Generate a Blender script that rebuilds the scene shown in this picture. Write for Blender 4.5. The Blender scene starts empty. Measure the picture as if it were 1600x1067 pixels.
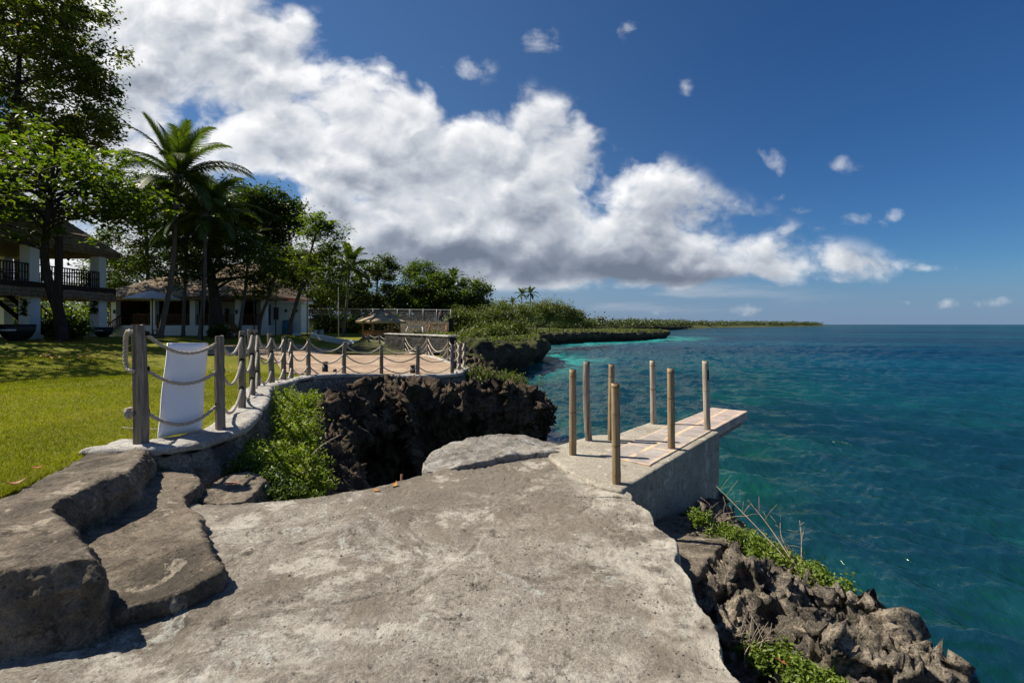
import bpy, bmesh, math, random
import numpy as np
from mathutils import Vector, Matrix

# ------------------------------------------------------------------ camera, world, sun, exposure
SC = bpy.context.scene
COL = SC.collection
F = 755.0            # focal length in photo pixels (1600 wide)
EYE = 1.6
cam_data = bpy.data.cameras.new("camera")
cam = bpy.data.objects.new("camera", cam_data); COL.objects.link(cam)
cam.location = (0, 0, EYE); cam.rotation_euler = (math.radians(90), 0, 0)
cam_data.sensor_width = 36.0; cam_data.lens = F / 1600 * 36
cam_data.shift_y = -26.5 / 1600
cam_data.clip_start = 0.05; cam_data.clip_end = 40000
SC.camera = cam

SUN_EL, SUN_DIR = 50.0, (-0.97, 0.24)      # where the sun stands
_n = math.hypot(*SUN_DIR); SDX, SDY = SUN_DIR[0] / _n, SUN_DIR[1] / _n
ce, se = math.cos(math.radians(SUN_EL)), math.sin(math.radians(SUN_EL))
SUNV = Vector((SDX * ce, SDY * ce, se))
sl = bpy.data.lights.new("sun", 'SUN'); sl.energy = 5.0; sl.angle = math.radians(0.5); sl.color = (1.0, 0.92, 0.79)
sun = bpy.data.objects.new("sun", sl); COL.objects.link(sun)
sun.rotation_euler = (-SUNV).to_track_quat('-Z', 'Y').to_euler()
SC.view_settings.view_transform = 'Standard'; SC.view_settings.look = 'None'
SC.view_settings.exposure = 0.70; SC.view_settings.gamma = 1.0

# ------------------------------------------------------------------ node helpers
def sock(v, nt):
    return v
def setin(nt, inp, v):
    if isinstance(v, bpy.types.NodeSocket): nt.links.new(v, inp)
    elif v is not None:
        if inp.type == 'RGBA' and not hasattr(v, '__len__'): v = (v, v, v, 1)
        if inp.type == 'RGBA' and len(v) == 3: v = (*v, 1)
        inp.default_value = v
def math_(nt, op, a, b=None, c=None, clamp=False):
    n = nt.nodes.new('ShaderNodeMath'); n.operation = op; n.use_clamp = clamp
    setin(nt, n.inputs[0], a); setin(nt, n.inputs[1], b)
    if c is not None: setin(nt, n.inputs[2], c)
    return n.outputs[0]
def vmath(nt, op, a, b=None):
    n = nt.nodes.new('ShaderNodeVectorMath'); n.operation = op
    setin(nt, n.inputs[0], a); setin(nt, n.inputs[1], b)
    return n.outputs['Value'] if op in ('LENGTH', 'DOT_PRODUCT', 'DISTANCE') else n.outputs[0]
def noise(nt, vec, scale, detail=4, rough=0.55, dist=0.0, out='Fac'):
    n = nt.nodes.new('ShaderNodeTexNoise'); setin(nt, n.inputs['Vector'], vec)
    n.inputs['Scale'].default_value = scale; n.inputs['Detail'].default_value = detail
    n.inputs['Roughness'].default_value = rough; n.inputs['Distortion'].default_value = dist
    return n.outputs[out]
def voro(nt, vec, scale, feature='F1', out='Distance'):
    n = nt.nodes.new('ShaderNodeTexVoronoi'); n.feature = feature; setin(nt, n.inputs['Vector'], vec)
    n.inputs['Scale'].default_value = scale
    return n.outputs[out]
def ramp(nt, fac, stops):
    n = nt.nodes.new('ShaderNodeValToRGB'); setin(nt, n.inputs[0], fac)
    cr = n.color_ramp
    while len(cr.elements) < len(stops): cr.elements.new(0.5)
    for e, (p, c) in zip(cr.elements, stops):
        e.position = p
        e.color = (c, c, c, 1) if not hasattr(c, '__len__') else (*c, 1)
    return n.outputs[0]
def mixc(nt, fac, a, b, mode='MIX'):
    n = nt.nodes.new('ShaderNodeMix'); n.data_type = 'RGBA'; n.blend_type = mode
    setin(nt, n.inputs[0], fac); setin(nt, n.inputs[6], a); setin(nt, n.inputs[7], b)
    return n.outputs[2]
def mapr(nt, v, a, b, c=0.0, d=1.0, smooth=True):
    n = nt.nodes.new('ShaderNodeMapRange'); n.interpolation_type = 'SMOOTHSTEP' if smooth else 'LINEAR'
    setin(nt, n.inputs[0], v)
    n.inputs[1].default_value = a; n.inputs[2].default_value = b; n.inputs[3].default_value = c; n.inputs[4].default_value = d
    return n.outputs[0]
def mapping(nt, vec, loc=(0, 0, 0), rot=(0, 0, 0), scale=(1, 1, 1)):
    n = nt.nodes.new('ShaderNodeMapping'); setin(nt, n.inputs[0], vec)
    n.inputs[1].default_value = loc; n.inputs[2].default_value = rot; n.inputs[3].default_value = scale
    return n.outputs[0]
def bump(nt, h, strength=0.5, dist=0.02, normal=None):
    n = nt.nodes.new('ShaderNodeBump'); n.inputs['Strength'].default_value = strength; n.inputs['Distance'].default_value = dist
    setin(nt, n.inputs['Height'], h)
    if normal is not None: setin(nt, n.inputs['Normal'], normal)
    return n.outputs[0]
def new_mat(name):
    m = bpy.data.materials.new(name); m.use_nodes = True
    nt = m.node_tree; b = nt.nodes['Principled BSDF']
    tc = nt.nodes.new('ShaderNodeTexCoord')
    return m, nt, b, tc.outputs['Object']
def worldpos(nt):
    return nt.nodes.new('ShaderNodeNewGeometry').outputs['Position']
def island(nt):
    return nt.nodes.new('ShaderNodeNewGeometry').outputs['Random Per Island']

# ------------------------------------------------------------------ sky with clouds (by direction, at infinity)
def build_world():
    w = bpy.data.worlds.new("World"); SC.world = w; w.use_nodes = True
    nt = w.node_tree; nt.nodes.clear()
    sky = nt.nodes.new('ShaderNodeTexSky'); sky.sky_type = 'NISHITA'; sky.sun_disc = False
    sky.sun_elevation = math.radians(SUN_EL); sky.sun_rotation = math.atan2(SDX, SDY)
    sky.air_density = 1.0; sky.dust_density = 0.2; sky.ozone_density = 3.0
    tc = nt.nodes.new('ShaderNodeTexCoord'); D = tc.outputs['Generated']
    sp = nt.nodes.new('ShaderNodeSeparateXYZ'); nt.links.new(D, sp.inputs[0])
    dx, dy, dz = sp.outputs
    yy = math_(nt, 'MAXIMUM', dy, 0.12)
    u = math_(nt, 'DIVIDE', dx, yy); v = math_(nt, 'DIVIDE', dz, yy)
    cb = nt.nodes.new('ShaderNodeCombineXYZ'); nt.links.new(u, cb.inputs[0]); nt.links.new(v, cb.inputs[1])
    UV = cb.outputs[0]
    # sky colour: deep, polarised blue
    hs = nt.nodes.new('ShaderNodeHueSaturation'); hs.inputs['Saturation'].default_value = SKY_SAT; hs.inputs['Value'].default_value = 1.0
    nt.links.new(sky.outputs[0], hs.inputs['Color'])
    tint = mixc(nt, mapr(nt, dx, -0.15, 0.62, 1.0, 0.0), SKY_TINT, SKY_TINT_SUN)
    skyc = mixc(nt, 1.0, hs.outputs[0], tint, 'MULTIPLY')
    bg = nt.nodes.new('ShaderNodeBackground'); nt.links.new(skyc, bg.inputs[0]); bg.inputs[1].default_value = SKY_STR
    # pale air low over the horizon
    skyc = mixc(nt, mapr(nt, v, 0.0, 0.16, 0.75, 0.0), skyc, (HAZE[0] / SKY_STR, HAZE[1] / SKY_STR, HAZE[2] / SKY_STR))
    nt.links.new(skyc, bg.inputs[0])
    # cloud density
    def n2d(vec, scale, detail, rough, dist=0.0, out='Fac'):
        o = noise(nt, vec, scale, detail, rough, dist, out); o.node.noise_dimensions = '2D'; return o
    P = mapping(nt, UV, scale=(1.0, 1.3, 1.0), rot=(0, 0, 0.18))
    warp = n2d(P, 5.0, 4, 0.55, 0.0, 'Color')
    wv = vmath(nt, 'MULTIPLY', vmath(nt, 'SUBTRACT', warp, (0.5, 0.5, 0.5)), (0.07, 0.07, 0.0))
    Pw = vmath(nt, 'ADD', P, wv)
    def field(vec, det, bl):
        f = n2d(vec, 3.7, det, 0.56)
        o = math_(nt, 'MULTIPLY', math_(nt, 'SUBTRACT', f, 0.5), 2.5)
        for sc, am in ((4.4, .40), (9.5, .17), (21.0, .07))[:bl]:            # billows: round heads, sharp creases
            g = n2d(vmath(nt, 'ADD', vec, (sc, 2 * sc, 0)), sc, 2, 0.5)
            g = math_(nt, 'ABSOLUTE', math_(nt, 'MULTIPLY_ADD', g, 2.0, -1.0))
            o = math_(nt, 'ADD', o, math_(nt, 'MULTIPLY', math_(nt, 'SUBTRACT', g, 0.2), am * 2.0))
        return o
    n1 = field(Pw, 9, 3)
    n2 = field(vmath(nt, 'ADD', Pw, (-0.022, 0.036, 0.0)), 5, 2)
    nb = n2d(vmath(nt, 'ADD', P, (3.1, 1.7, 0)), 2.3, 4, 0.5)      # broad holes
    nhi = n2d(vmath(nt, 'ADD', Pw, (1.3, 0.4, 0)), 10.0, 6, 0.54)
    # main band of cumulus falling from upper left to the horizon at the right
    un = mapr(nt, u, -1.1, 1.1, 0.0, 1.0, False)
    def curve(pts):
        r = ramp(nt, un, [((a + 1.1) / 2.2, b) for a, b in pts]); return r
    vup = curve([(-1.1, .95), (-.55, .70), (-.37, .63), (-.2, .545), (-.13, .47), (.04, .485), (.15, .45), (.30, .36), (.44, .275), (.57, .205), (.68, .160), (.80, .135), (.90, .125), (1.0, .11)])
    vlo = curve([(-1.1, .0), (-.45, .03), (-.2, .075), (.3, .070), (.6, .080), (.9, .088)])
    s = math_(nt, 'SUBTRACT', vup, v)
    up = mapr(nt, s, -0.055, 0.13, 0, 1)
    lo = mapr(nt, math_(nt, 'SUBTRACT', v, vlo), -0.02, 0.05, 0, 1)
    rt = mapr(nt, u, 0.70, 1.0, 1, 0.55)
    band = math_(nt, 'MULTIPLY', math_(nt, 'MULTIPLY', up, lo), rt)
    def blob(px, py, rx, ry, a):
        d = vmath(nt, 'LENGTH', vmath(nt, 'MULTIPLY', vmath(nt, 'SUBTRACT', UV, ((px - 800) / F, (507 - py) / F, 0)), (F / rx, F / ry, 0)))
        return mapr(nt, d, 0.0, 1.0, a, 0.0)
    small = blob(-900, 900, 10, 10, 0.0)
    for b in [(995, 142, 52, 44, .68), (838, 62, 60, 46, .70), (725, 112, 75, 40, .68), (1205, 250, 40, 52, .75), (1195, 315, 90, 50, .62), (1305, 262, 56, 30, .76),
              (1345, 350, 70, 28, .72), (1398, 338, 34, 20, .7), (1280, 360, 32, 22, .7), (1250, 328, 38, 18, .62), (1175, 482, 90, 24, .78), (1275, 470, 70, 18, .70), (1050, 487, 80, 16, .66),
              (1475, 476, 100, 20, .74), (1570, 472, 60, 22, .72), (975, 52, 36, 40, .60), (1070, 140, 28, 26, .6), (495, 310, 70, 22, .6), (1330, 424, 150, 24, .9), (1250, 418, 150, 30, .8), (1440, 420, 110, 14, .8)]:
        small = math_(nt, 'MAXIMUM', small, blob(*b))
    tot = band
    for b in [(430, 298, 125, 44, .9), (560, 312, 60, 24, .4), (640, 232, 90, 22, .25), (470, 150, 60, 30, .2)]:
        tot = math_(nt, 'SUBTRACT', tot, blob(*b))
    # elsewhere (behind the camera) loose clouds
    back = mapr(nt, dy, 0.0, 0.15, 1, 0)
    tot = math_(nt, 'ADD', math_(nt, 'MULTIPLY', tot, math_(nt, 'SUBTRACT', 1.0, back)), math_(nt, 'MULTIPLY', back, 0.15))
    dens = math_(nt, 'ADD', math_(nt, 'MULTIPLY', math_(nt, 'MINIMUM', tot, 1.02), 0.90), n1)
    dens = math_(nt, 'ADD', dens, math_(nt, 'MULTIPLY', math_(nt, 'SUBTRACT', nb, 0.5), 0.75))
    alpha = mapr(nt, dens, 0.15, 0.72, 0, 1)
    alpha = math_(nt, 'MULTIPLY', alpha, mapr(nt, tot, 0.02, 0.34, 0, 1))
    ds = math_(nt, 'ADD', math_(nt, 'MULTIPLY', small, 0.85), math_(nt, 'MULTIPLY', math_(nt, 'SUBTRACT', nhi, 0.5), 2.6))
    asm = math_(nt, 'MULTIPLY', mapr(nt, ds, 0.40, 1.25, 0, 0.62), mapr(nt, small, 0.02, 0.3, 0, 1))
    alpha = math_(nt, 'MAXIMUM', alpha, asm)
    # thin veil under the main cloud and near the horizon
    veil = math_(nt, 'MULTIPLY', mapr(nt, n2d(mapping(nt, UV, scale=(2.0, 16, 1)), 1.6, 5, 0.6), 0.42, 0.68), blob(960, 462, 420, 36, .75))
    thick = mapr(nt, dens, 0.42, 1.05, 0, 1)
    # light: relief towards the sun, thick low parts grey
    rel = math_(nt, 'MULTIPLY', math_(nt, 'SUBTRACT', n1, n2), 0.72)
    grey = math_(nt, 'MULTIPLY', thick, mapr(nt, v, 0.10, 0.60, 0.34, 0.16))
    for b in [(900, 420, 340, 56, .55), (680, 402, 170, 50, .38), (1130, 436, 230, 26, .45), (1000, 350, 120, 40, .15), (600, 240, 140, 40, .12), (1150, 350, 240, 130, .20), (1400, 300, 300, 130, .22), (300, 120, 120, 66, .22), (820, 330, 90, 40, .12)]:
        grey = math_(nt, 'ADD', grey, blob(*b))
    lit = math_(nt, 'SUBTRACT', math_(nt, 'ADD', 0.87, rel), grey, clamp=True)
    ccol = ramp(nt, lit, [(0.0, (0.155, 0.185, 0.245)), (0.30, (0.27, 0.305, 0.375)), (0.62, (0.55, 0.58, 0.63)), (1.0, (0.95, 0.95, 0.95))])
    bgc = nt.nodes.new('ShaderNodeBackground'); nt.links.new(ccol, bgc.inputs[0]); bgc.inputs[1].default_value = CLOUD_STR
    bgv = nt.nodes.new('ShaderNodeBackground'); bgv.inputs[0].default_value = (0.42, 0.47, 0.54, 1); bgv.inputs[1].default_value = CLOUD_STR
    mv = nt.nodes.new('ShaderNodeMixShader'); nt.links.new(veil, mv.inputs[0]); nt.links.new(bg.outputs[0], mv.inputs[1]); nt.links.new(bgv.outputs[0], mv.inputs[2])
    ms = nt.nodes.new('ShaderNodeMixShader'); nt.links.new(math_(nt, 'MULTIPLY', alpha, 0.97), ms.inputs[0])
    nt.links.new(mv.outputs[0], ms.inputs[1]); nt.links.new(bgc.outputs[0], ms.inputs[2])
    out = nt.nodes.new('ShaderNodeOutputWorld'); nt.links.new(ms.outputs[0], out.inputs[0])
SKY_TINT_SUN = (0.72, 0.86, 0.99)
SKY_SAT, SKY_TINT, SKY_STR, CLOUD_STR, HAZE = 1.12, (0.385, 0.66, 0.95), 0.05, 0.68, (0.118, 0.172, 0.285)
build_world()

# ------------------------------------------------------------------ numpy noise
def _h(ix, iy, iz, s):
    n = (ix.astype(np.int64) * 374761393 + iy.astype(np.int64) * 668265263 + iz.astype(np.int64) * 2147483647 + s * 974634777) & 0xffffffff
    n = ((n ^ (n >> 13)) * 1274126177) & 0xffffffff
    n = ((n ^ (n >> 16)) * 2246822519) & 0xffffffff
    return ((n ^ (n >> 15)) & 0xffffff) / float(0xffffff)
def vnoise(P, s=0):
    i = np.floor(P).astype(np.int64); f = P - i
    f = f * f * f * (f * (f * 6 - 15) + 10)
    r = 0
    for a in (0, 1):
        wx = f[:, 0] if a else 1 - f[:, 0]
        for b in (0, 1):
            wy = f[:, 1] if b else 1 - f[:, 1]
            for c in (0, 1):
                wz = f[:, 2] if c else 1 - f[:, 2]
                r = r + wx * wy * wz * _h(i[:, 0] + a, i[:, 1] + b, i[:, 2] + c, s)
    return r * 2 - 1
def fbm(P, scale, octv=4, gain=0.5, s=0):
    P = np.asarray(P, float) * scale; r = 0; a = 1.0; t = 0
    for o in range(octv):
        r = r + a * vnoise(P + o * 17.3, s + o); t += a; a *= gain; P = P * 2.03
    return r / t
def ridged(P, scale, octv=4, gain=0.5, s=0):
    P = np.asarray(P, float) * scale; r = 0; a = 1.0; t = 0
    for o in range(octv):
        r = r + a * (1 - 2 * np.abs(vnoise(P + o * 13.7, s + o))); t += a; a *= gain; P = P * 2.07
    return r / t
def worley(P, scale, s=0):
    P = np.asarray(P, float) * scale; i = np.floor(P).astype(np.int64)
    best = np.full(len(P), 9.0)
    for a in (-1, 0, 1):
        for b in (-1, 0, 1):
            for c in (-1, 0, 1):
                j = i + np.array([a, b, c])
                q = np.stack([j[:, k] + _h(j[:, 0], j[:, 1], j[:, 2], s + 11 + k) for k in range(3)], 1)
                best = np.minimum(best, ((P - q) ** 2).sum(1))
    return np.sqrt(best)

# ------------------------------------------------------------------ geometry helpers
def G(px, py, z=0.0):
    d = (EYE - z) * F / (py - 507.0)
    return Vector(((px - 800) / F * d, d, z))
def P3(px, py, d):
    return Vector(((px - 800) / F * d, d, EYE - (py - 507.0) / F * d))
def np_obj(name, V, Fc, mat, parent=None, smooth=True, attrs=None):
    """V (n,3), Fc (m,k) array or list of tuples -> ONE mesh object"""
    me = bpy.data.meshes.new(name)
    V = np.asarray(V, np.float32)
    if parent is not None: V = V - np.array(parent.location, np.float32)
    if isinstance(Fc, np.ndarray):
        m, k = Fc.shape
        me.vertices.add(len(V)); me.vertices.foreach_set('co', V.ravel())
        me.loops.add(m * k); me.loops.foreach_set('vertex_index', Fc.astype(np.int32).ravel())
        me.polygons.add(m); me.polygons.foreach_set('loop_start', np.arange(0, m * k, k, dtype=np.int32))
        try: me.polygons.foreach_set('loop_total', np.full(m, k, np.int32))
        except Exception: pass
        me.update(calc_edges=True)
    else:
        me.from_pydata(V.tolist(), [], Fc); me.update()
    if smooth: me.polygons.foreach_set('use_smooth', np.ones(len(me.polygons), bool))
    for k, a in (attrs or {}).items():
        at = me.attributes.new(k, 'FLOAT', 'POINT'); at.data.foreach_set('value', np.asarray(a, np.float32))
    if mat: me.materials.append(mat)
    o = bpy.data.objects.new(name, me); COL.objects.link(o)
    if parent is not None: o.parent = parent
    return o
class MB:
    """collects shapes, then links them as ONE mesh object"""
    def __init__(s): s.v = []; s.f = []
    def add(s, vs, fs):
        n = len(s.v); s.v += [tuple(v) for v in vs]; s.f += [tuple(i + n for i in f) for f in fs]; return s
    def box(s, c, size, rz=0.0, M=None, taper=1.0):
        hx, hy, hz = size[0] / 2, size[1] / 2, size[2] / 2
        vs = [Vector((x * (taper if z > 0 else 1), y * (taper if z > 0 else 1), z)) for z in (-hz, hz) for x, y in ((-hx, -hy), (hx, -hy), (hx, hy), (-hx, hy))]
        R = Matrix.Rotation(rz, 3, 'Z') if M is None else M
        vs = [R @ v + Vector(c) for v in vs]
        return s.add(vs, [(3, 2, 1, 0), (4, 5, 6, 7), (0, 1, 5, 4), (1, 2, 6, 5), (2, 3, 7, 6), (3, 0, 4, 7)])
    def bar(s, a, b, w, h):
        a, b = Vector(a), Vector(b); d = (b - a); L = d.length; d.normalize()
        up = Vector((0, 0, 1)) if abs(d.z) < 0.95 else Vector((0, 1, 0))
        x = d.cross(up).normalized(); z = x.cross(d).normalized()
        M = Matrix((x, d, z)).transposed()
        return s.box((a + b) / 2, (w, L, h), M=M)
    def tube(s, pts, rad, seg=8, cap=True):
        pts = [Vector(p) for p in pts]; n = len(pts)
        if not hasattr(rad, '__len__'): rad = [rad] * n
        vs = []; t0 = (pts[1] - pts[0]).normalized()
        x = t0.orthogonal().normalized()
        for i in range(n):
            t = (pts[min(i + 1, n - 1)] - pts[max(i - 1, 0)]).normalized()
            x = (x - t * x.dot(t)).normalized(); y = t.cross(x)
            for k in range(seg):
                a = 2 * math.pi * k / seg
                vs.append(pts[i] + (x * math.cos(a) + y * math.sin(a)) * rad[i])
        fs = [(i * seg + k, i * seg + (k + 1) % seg, (i + 1) * seg + (k + 1) % seg, (i + 1) * seg + k) for i in range(n - 1) for k in range(seg)]
        if cap: fs += [tuple(range(seg - 1, -1, -1)), tuple(range((n - 1) * seg, n * seg))]
        return s.add(vs, fs)
    def lathe(s, prof, c=(0, 0, 0), seg=12):
        vs = [Vector((r * math.cos(2 * math.pi * k / seg), r * math.sin(2 * math.pi * k / seg), z)) + Vector(c) for r, z in prof for k in range(seg)]
        n = len(prof)
        fs = [(i * seg + k, i * seg + (k + 1) % seg, (i + 1) * seg + (k + 1) % seg, (i + 1) * seg + k) for i in range(n - 1) for k in range(seg)]
        fs += [tuple(range(seg - 1, -1, -1)), tuple(range((n - 1) * seg, n * seg))]
        return s.add(vs, fs)
    def build(s, name, mat, parent=None, smooth=False):
        return np_obj(name, np.array(s.v, float), s.f, mat, parent, smooth)
def tag(o, label=None, cat=None, group=None, kind=None):
    if label: o['label'] = label
    if cat: o['category'] = cat
    if group: o['group'] = group
    if kind: o['kind'] = kind
    return o
def thing(name, loc, label, cat, group=None):
    o = bpy.data.objects.new(name, None); COL.objects.link(o); o.location = loc; o.empty_display_size = 0.2
    return tag(o, label, cat, group)
def structure(o): return tag(o, kind='structure')
def catmull(pts, n=6, closed=False):
    pts = [Vector(p) for p in pts]; N = len(pts); out = []
    for i in range(N if closed else N - 1):
        g = (lambda k: pts[k % N]) if closed else (lambda k: pts[min(max(k, 0), N - 1)])
        p0, p1, p2, p3 = g(i - 1), g(i), g(i + 1), g(i + 2)
        for k in range(n):
            t = k / n
            out.append(0.5 * ((2 * p1) + (p2 - p0) * t + (2 * p0 - 5 * p1 + 4 * p2 - p3) * t * t + (3 * p1 - p0 - 3 * p2 + p3) * t ** 3))
    if not closed: out.append(pts[-1])
    return out
def remesh(V, faces, voxel, smooth=0):
    me = bpy.data.meshes.new('tmp'); me.from_pydata([tuple(v) for v in V], [], faces); me.update()
    o = bpy.data.objects.new('tmp', me); COL.objects.link(o)
    m = o.modifiers.new('r', 'REMESH'); m.mode = 'VOXEL'; m.voxel_size = voxel
    if smooth:
        k = o.modifiers.new('s', 'SMOOTH'); k.factor = 0.5; k.iterations = smooth
    dg = bpy.context.evaluated_depsgraph_get(); dg.update()
    ev = o.evaluated_get(dg); em = ev.to_mesh()
    n = len(em.vertices); co = np.empty(n * 3, np.float32); em.vertices.foreach_get('co', co)
    no = np.empty(n * 3, np.float32); em.vertices.foreach_get('normal', no)
    tot = np.empty(len(em.polygons), np.int32); em.polygons.foreach_get('loop_total', tot)
    idx = np.empty(len(em.loops), np.int32); em.loops.foreach_get('vertex_index', idx)
    ev.to_mesh_clear(); bpy.data.objects.remove(o); bpy.data.meshes.remove(me)
    assert (tot == 4).all()
    return co.reshape(-1, 3).astype(float), no.reshape(-1, 3).astype(float), idx.reshape(-1, 4)
def vnormals(co, q):
    a = np.cross(co[q[:, 2]] - co[q[:, 0]], co[q[:, 3]] - co[q[:, 1]]); n = np.zeros_like(co)
    for k in range(4):
        for c in range(3): n[:, c] += np.bincount(q[:, k], a[:, c], len(co))
    return n / np.maximum(np.linalg.norm(n, axis=1), 1e-12)[:, None]
def loft(rings):
    N = len(rings[0]); V = [p for r in rings for p in r]
    fs = [(i * N + k, i * N + (k + 1) % N, (i + 1) * N + (k + 1) % N, (i + 1) * N + k) for i in range(len(rings) - 1) for k in range(N)]
    fs += [tuple(range(N - 1, -1, -1)), tuple(range((len(rings) - 1) * N, len(rings) * N))]
    return V, fs
def offset_ring(pts, off):
    """pts closed ring (counter-clockwise), moved outward by off, z kept"""
    N = len(pts); out = []
    for i in range(N):
        t = (pts[(i + 1) % N] - pts[i - 1]); n = Vector((t.y, -t.x, 0))
        if n.length > 1e-9: n.normalize()
        out.append(pts[i] + n * off)
    return out
def ccw(pts):
    a = sum(pts[i].x * pts[(i + 1) % len(pts)].y - pts[(i + 1) % len(pts)].x * pts[i].y for i in range(len(pts)))
    return pts if a > 0 else pts[::-1]
def sdf(X, Y, poly):
    """signed distance, positive inside"""
    P = np.array([(p[0], p[1]) for p in poly], float); n = len(P)
    best = np.full(X.shape, 1e18); ins = np.zeros(X.shape, bool)
    for i in range(n):
        a, b = P[i], P[(i + 1) % n]; e = b - a; L = (e ** 2).sum()
        t = np.clip(((X - a[0]) * e[0] + (Y - a[1]) * e[1]) / max(L, 1e-12), 0, 1)
        best = np.minimum(best, (X - a[0] - t * e[0]) ** 2 + (Y - a[1] - t * e[1]) ** 2)
        c = ((a[1] > Y) != (b[1] > Y))
        if a[1] != b[1]:
            ins ^= c & (X < (b[0] - a[0]) * (Y - a[1]) / (b[1] - a[1]) + a[0])
    d = np.sqrt(best)
    return np.where(ins, d, -d)
def polydist(X, Y, pl):
    best = np.full(X.shape, 1e18)
    for a, b in zip(pl[:-1], pl[1:]):
        ex, ey = b[0] - a[0], b[1] - a[1]; L = ex * ex + ey * ey
        t = np.clip(((X - a[0]) * ex + (Y - a[1]) * ey) / max(L, 1e-12), 0, 1)
        best = np.minimum(best, (X - a[0] - t * ex) ** 2 + (Y - a[1] - t * ey) ** 2)
    return np.sqrt(best)
RNG = np.random.default_rng(7)
random.seed(7)
SEA = -4.0
# ------------------------------------------------------------------ materials
def simple(name, c, rough=0.8, var=0.25, sc=6.0, bmp=0.0, bsc=40.0, c2=None, spec=0.3, stretch=(1, 1, 1), bdist=0.01):
    m, nt, b, P = new_mat(name)
    Q = mapping(nt, P, scale=stretch)
    f = noise(nt, Q, sc, 6, 0.6)
    lo = c2 if c2 else tuple(k * (1 - var) for k in c)
    hi = c if c2 else tuple(k * (1 + var) for k in c)
    nt.links.new(ramp(nt, f, [(0.3, lo), (0.7, hi)]), b.inputs['Base Color'])
    b.inputs['Roughness'].default_value = rough; b.inputs['Specular IOR Level'].default_value = spec
    if bmp: nt.links.new(bump(nt, noise(nt, Q, bsc, 6, 0.65), bmp, bdist), b.inputs['Normal'])
    return m
def mat_platform(name, base, dark, light, amt=0.5, bstr=0.5, far_stain=False):
    m, nt, b, P = new_mat(name)
    big = noise(nt, P, 0.55, 5, 0.6, 0.4)
    mid = noise(nt, P, 2.6, 8, 0.68, 0.5)
    fine = noise(nt, P, 26, 6, 0.72)
    grit = noise(nt, P, 150, 4, 0.75); sand = noise(nt, P, 62, 6, 0.75)
    c = mixc(nt, mapr(nt, big, 0.36, 0.54), dark, base)
    c = mixc(nt, mapr(nt, noise(nt, mapping(nt, P, loc=(9, 3, 2)), 6.5, 9, 0.72, 0.6), 0.40, 0.60, 0.45, 0.0), c, dark)
    c = mixc(nt, math_(nt, 'MULTIPLY', mapr(nt, mid, 0.50, 0.72), amt), c, light)
    c = mixc(nt, math_(nt, 'MULTIPLY', mapr(nt, noise(nt, mapping(nt, P, loc=(7, 1, 5), scale=(1, 1.6, 1)), 0.95, 9, 0.7, 0.5), 0.50, 0.62), 0.75), c, light)
    c = mixc(nt, math_(nt, 'MULTIPLY', mapr(nt, noise(nt, mapping(nt, P, loc=(5, 2, 1)), 1.3, 10, 0.74, 0.8), 0.52, 0.60), 0.85), c, dark)
    c = mixc(nt, math_(nt, 'MULTIPLY', mapr(nt, noise(nt, mapping(nt, P, loc=(2, 8, 4)), 5.5, 8, 0.75, 0.5), 0.56, 0.63), 0.8), c, tuple(k * .55 for k in dark))
    c = mixc(nt, math_(nt, 'MULTIPLY', mapr(nt, noise(nt, mapping(nt, P, loc=(1, 7, 1)), 3.4, 10, 0.74, 0.8), 0.57, 0.625), 0.85), c, tuple(min(.72, k * 1.22) for k in light))
    c = mixc(nt, mapr(nt, fine, 0.30, 0.75, 0.62, 0.0), c, mixc(nt, 0.62, c, (0.02, 0.018, 0.015)))
    c = mixc(nt, mapr(nt, grit, 0.36, 0.64, 0.7, 0.0), c, mixc(nt, 0.5, c, (0.02, 0.018, 0.015)))
    c = mixc(nt, mapr(nt, sand, 0.34, 0.56, 0.85, 0.0), c, mixc(nt, 0.52, c, (0.02, 0.018, 0.015)))
    c = mixc(nt, mapr(nt, sand, 0.60, 0.74, 0.0, 0.55), c, light)
    if far_stain:
        sp = nt.nodes.new('ShaderNodeSeparateXYZ'); nt.links.new(P, sp.inputs[0])
        fs = math_(nt, 'MULTIPLY', mapr(nt, math_(nt, 'ADD', sp.outputs[1], math_(nt, 'MULTIPLY', math_(nt, 'SUBTRACT', mid, .5), 3.4)), 3.9, 4.7), mapr(nt, sp.outputs[0], 0.95, 0.3))
        c = mixc(nt, math_(nt, 'MULTIPLY', fs, .80), c, tuple(k * .62 for k in dark))
        bl = noise(nt, mapping(nt, P, loc=(3.3, 6.1, 2)), 1.05, 11, 0.76, 0.3)
        c = mixc(nt, math_(nt, 'MULTIPLY', mapr(nt, bl, 0.53, 0.585), .62), c, tuple(k * .8 for k in dark))
        wl = noise(nt, mapping(nt, P, loc=(8.3, 1.1, 6)), 1.7, 11, 0.76, 0.2)
        c = mixc(nt, math_(nt, 'MULTIPLY', mapr(nt, wl, 0.53, 0.62), .5), c, (.70, .655, .57))
        lc = vmath(nt, 'LENGTH', vmath(nt, 'MULTIPLY', vmath(nt, 'SUBTRACT', P, (1.25, 2.2, 0)), (1.1, .75, 0)))
        c = mixc(nt, math_(nt, 'MULTIPLY', mapr(nt, math_(nt, 'ADD', lc, math_(nt, 'MULTIPLY', math_(nt, 'SUBTRACT', mid, .5), 1.6)), .75, .35), .6), c, tuple(k * .7 for k in dark))
        es = math_(nt, 'MULTIPLY', mapr(nt, math_(nt, 'ADD', sp.outputs[0], math_(nt, 'MULTIPLY', math_(nt, 'SUBTRACT', big, .5), 1.2)), .35, 1.0), mapr(nt, mid, .42, .6))
        c = mixc(nt, math_(nt, 'MULTIPLY', es, .6), c, (.68, .63, .53))
    pit = voro(nt, P, 24)
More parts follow.
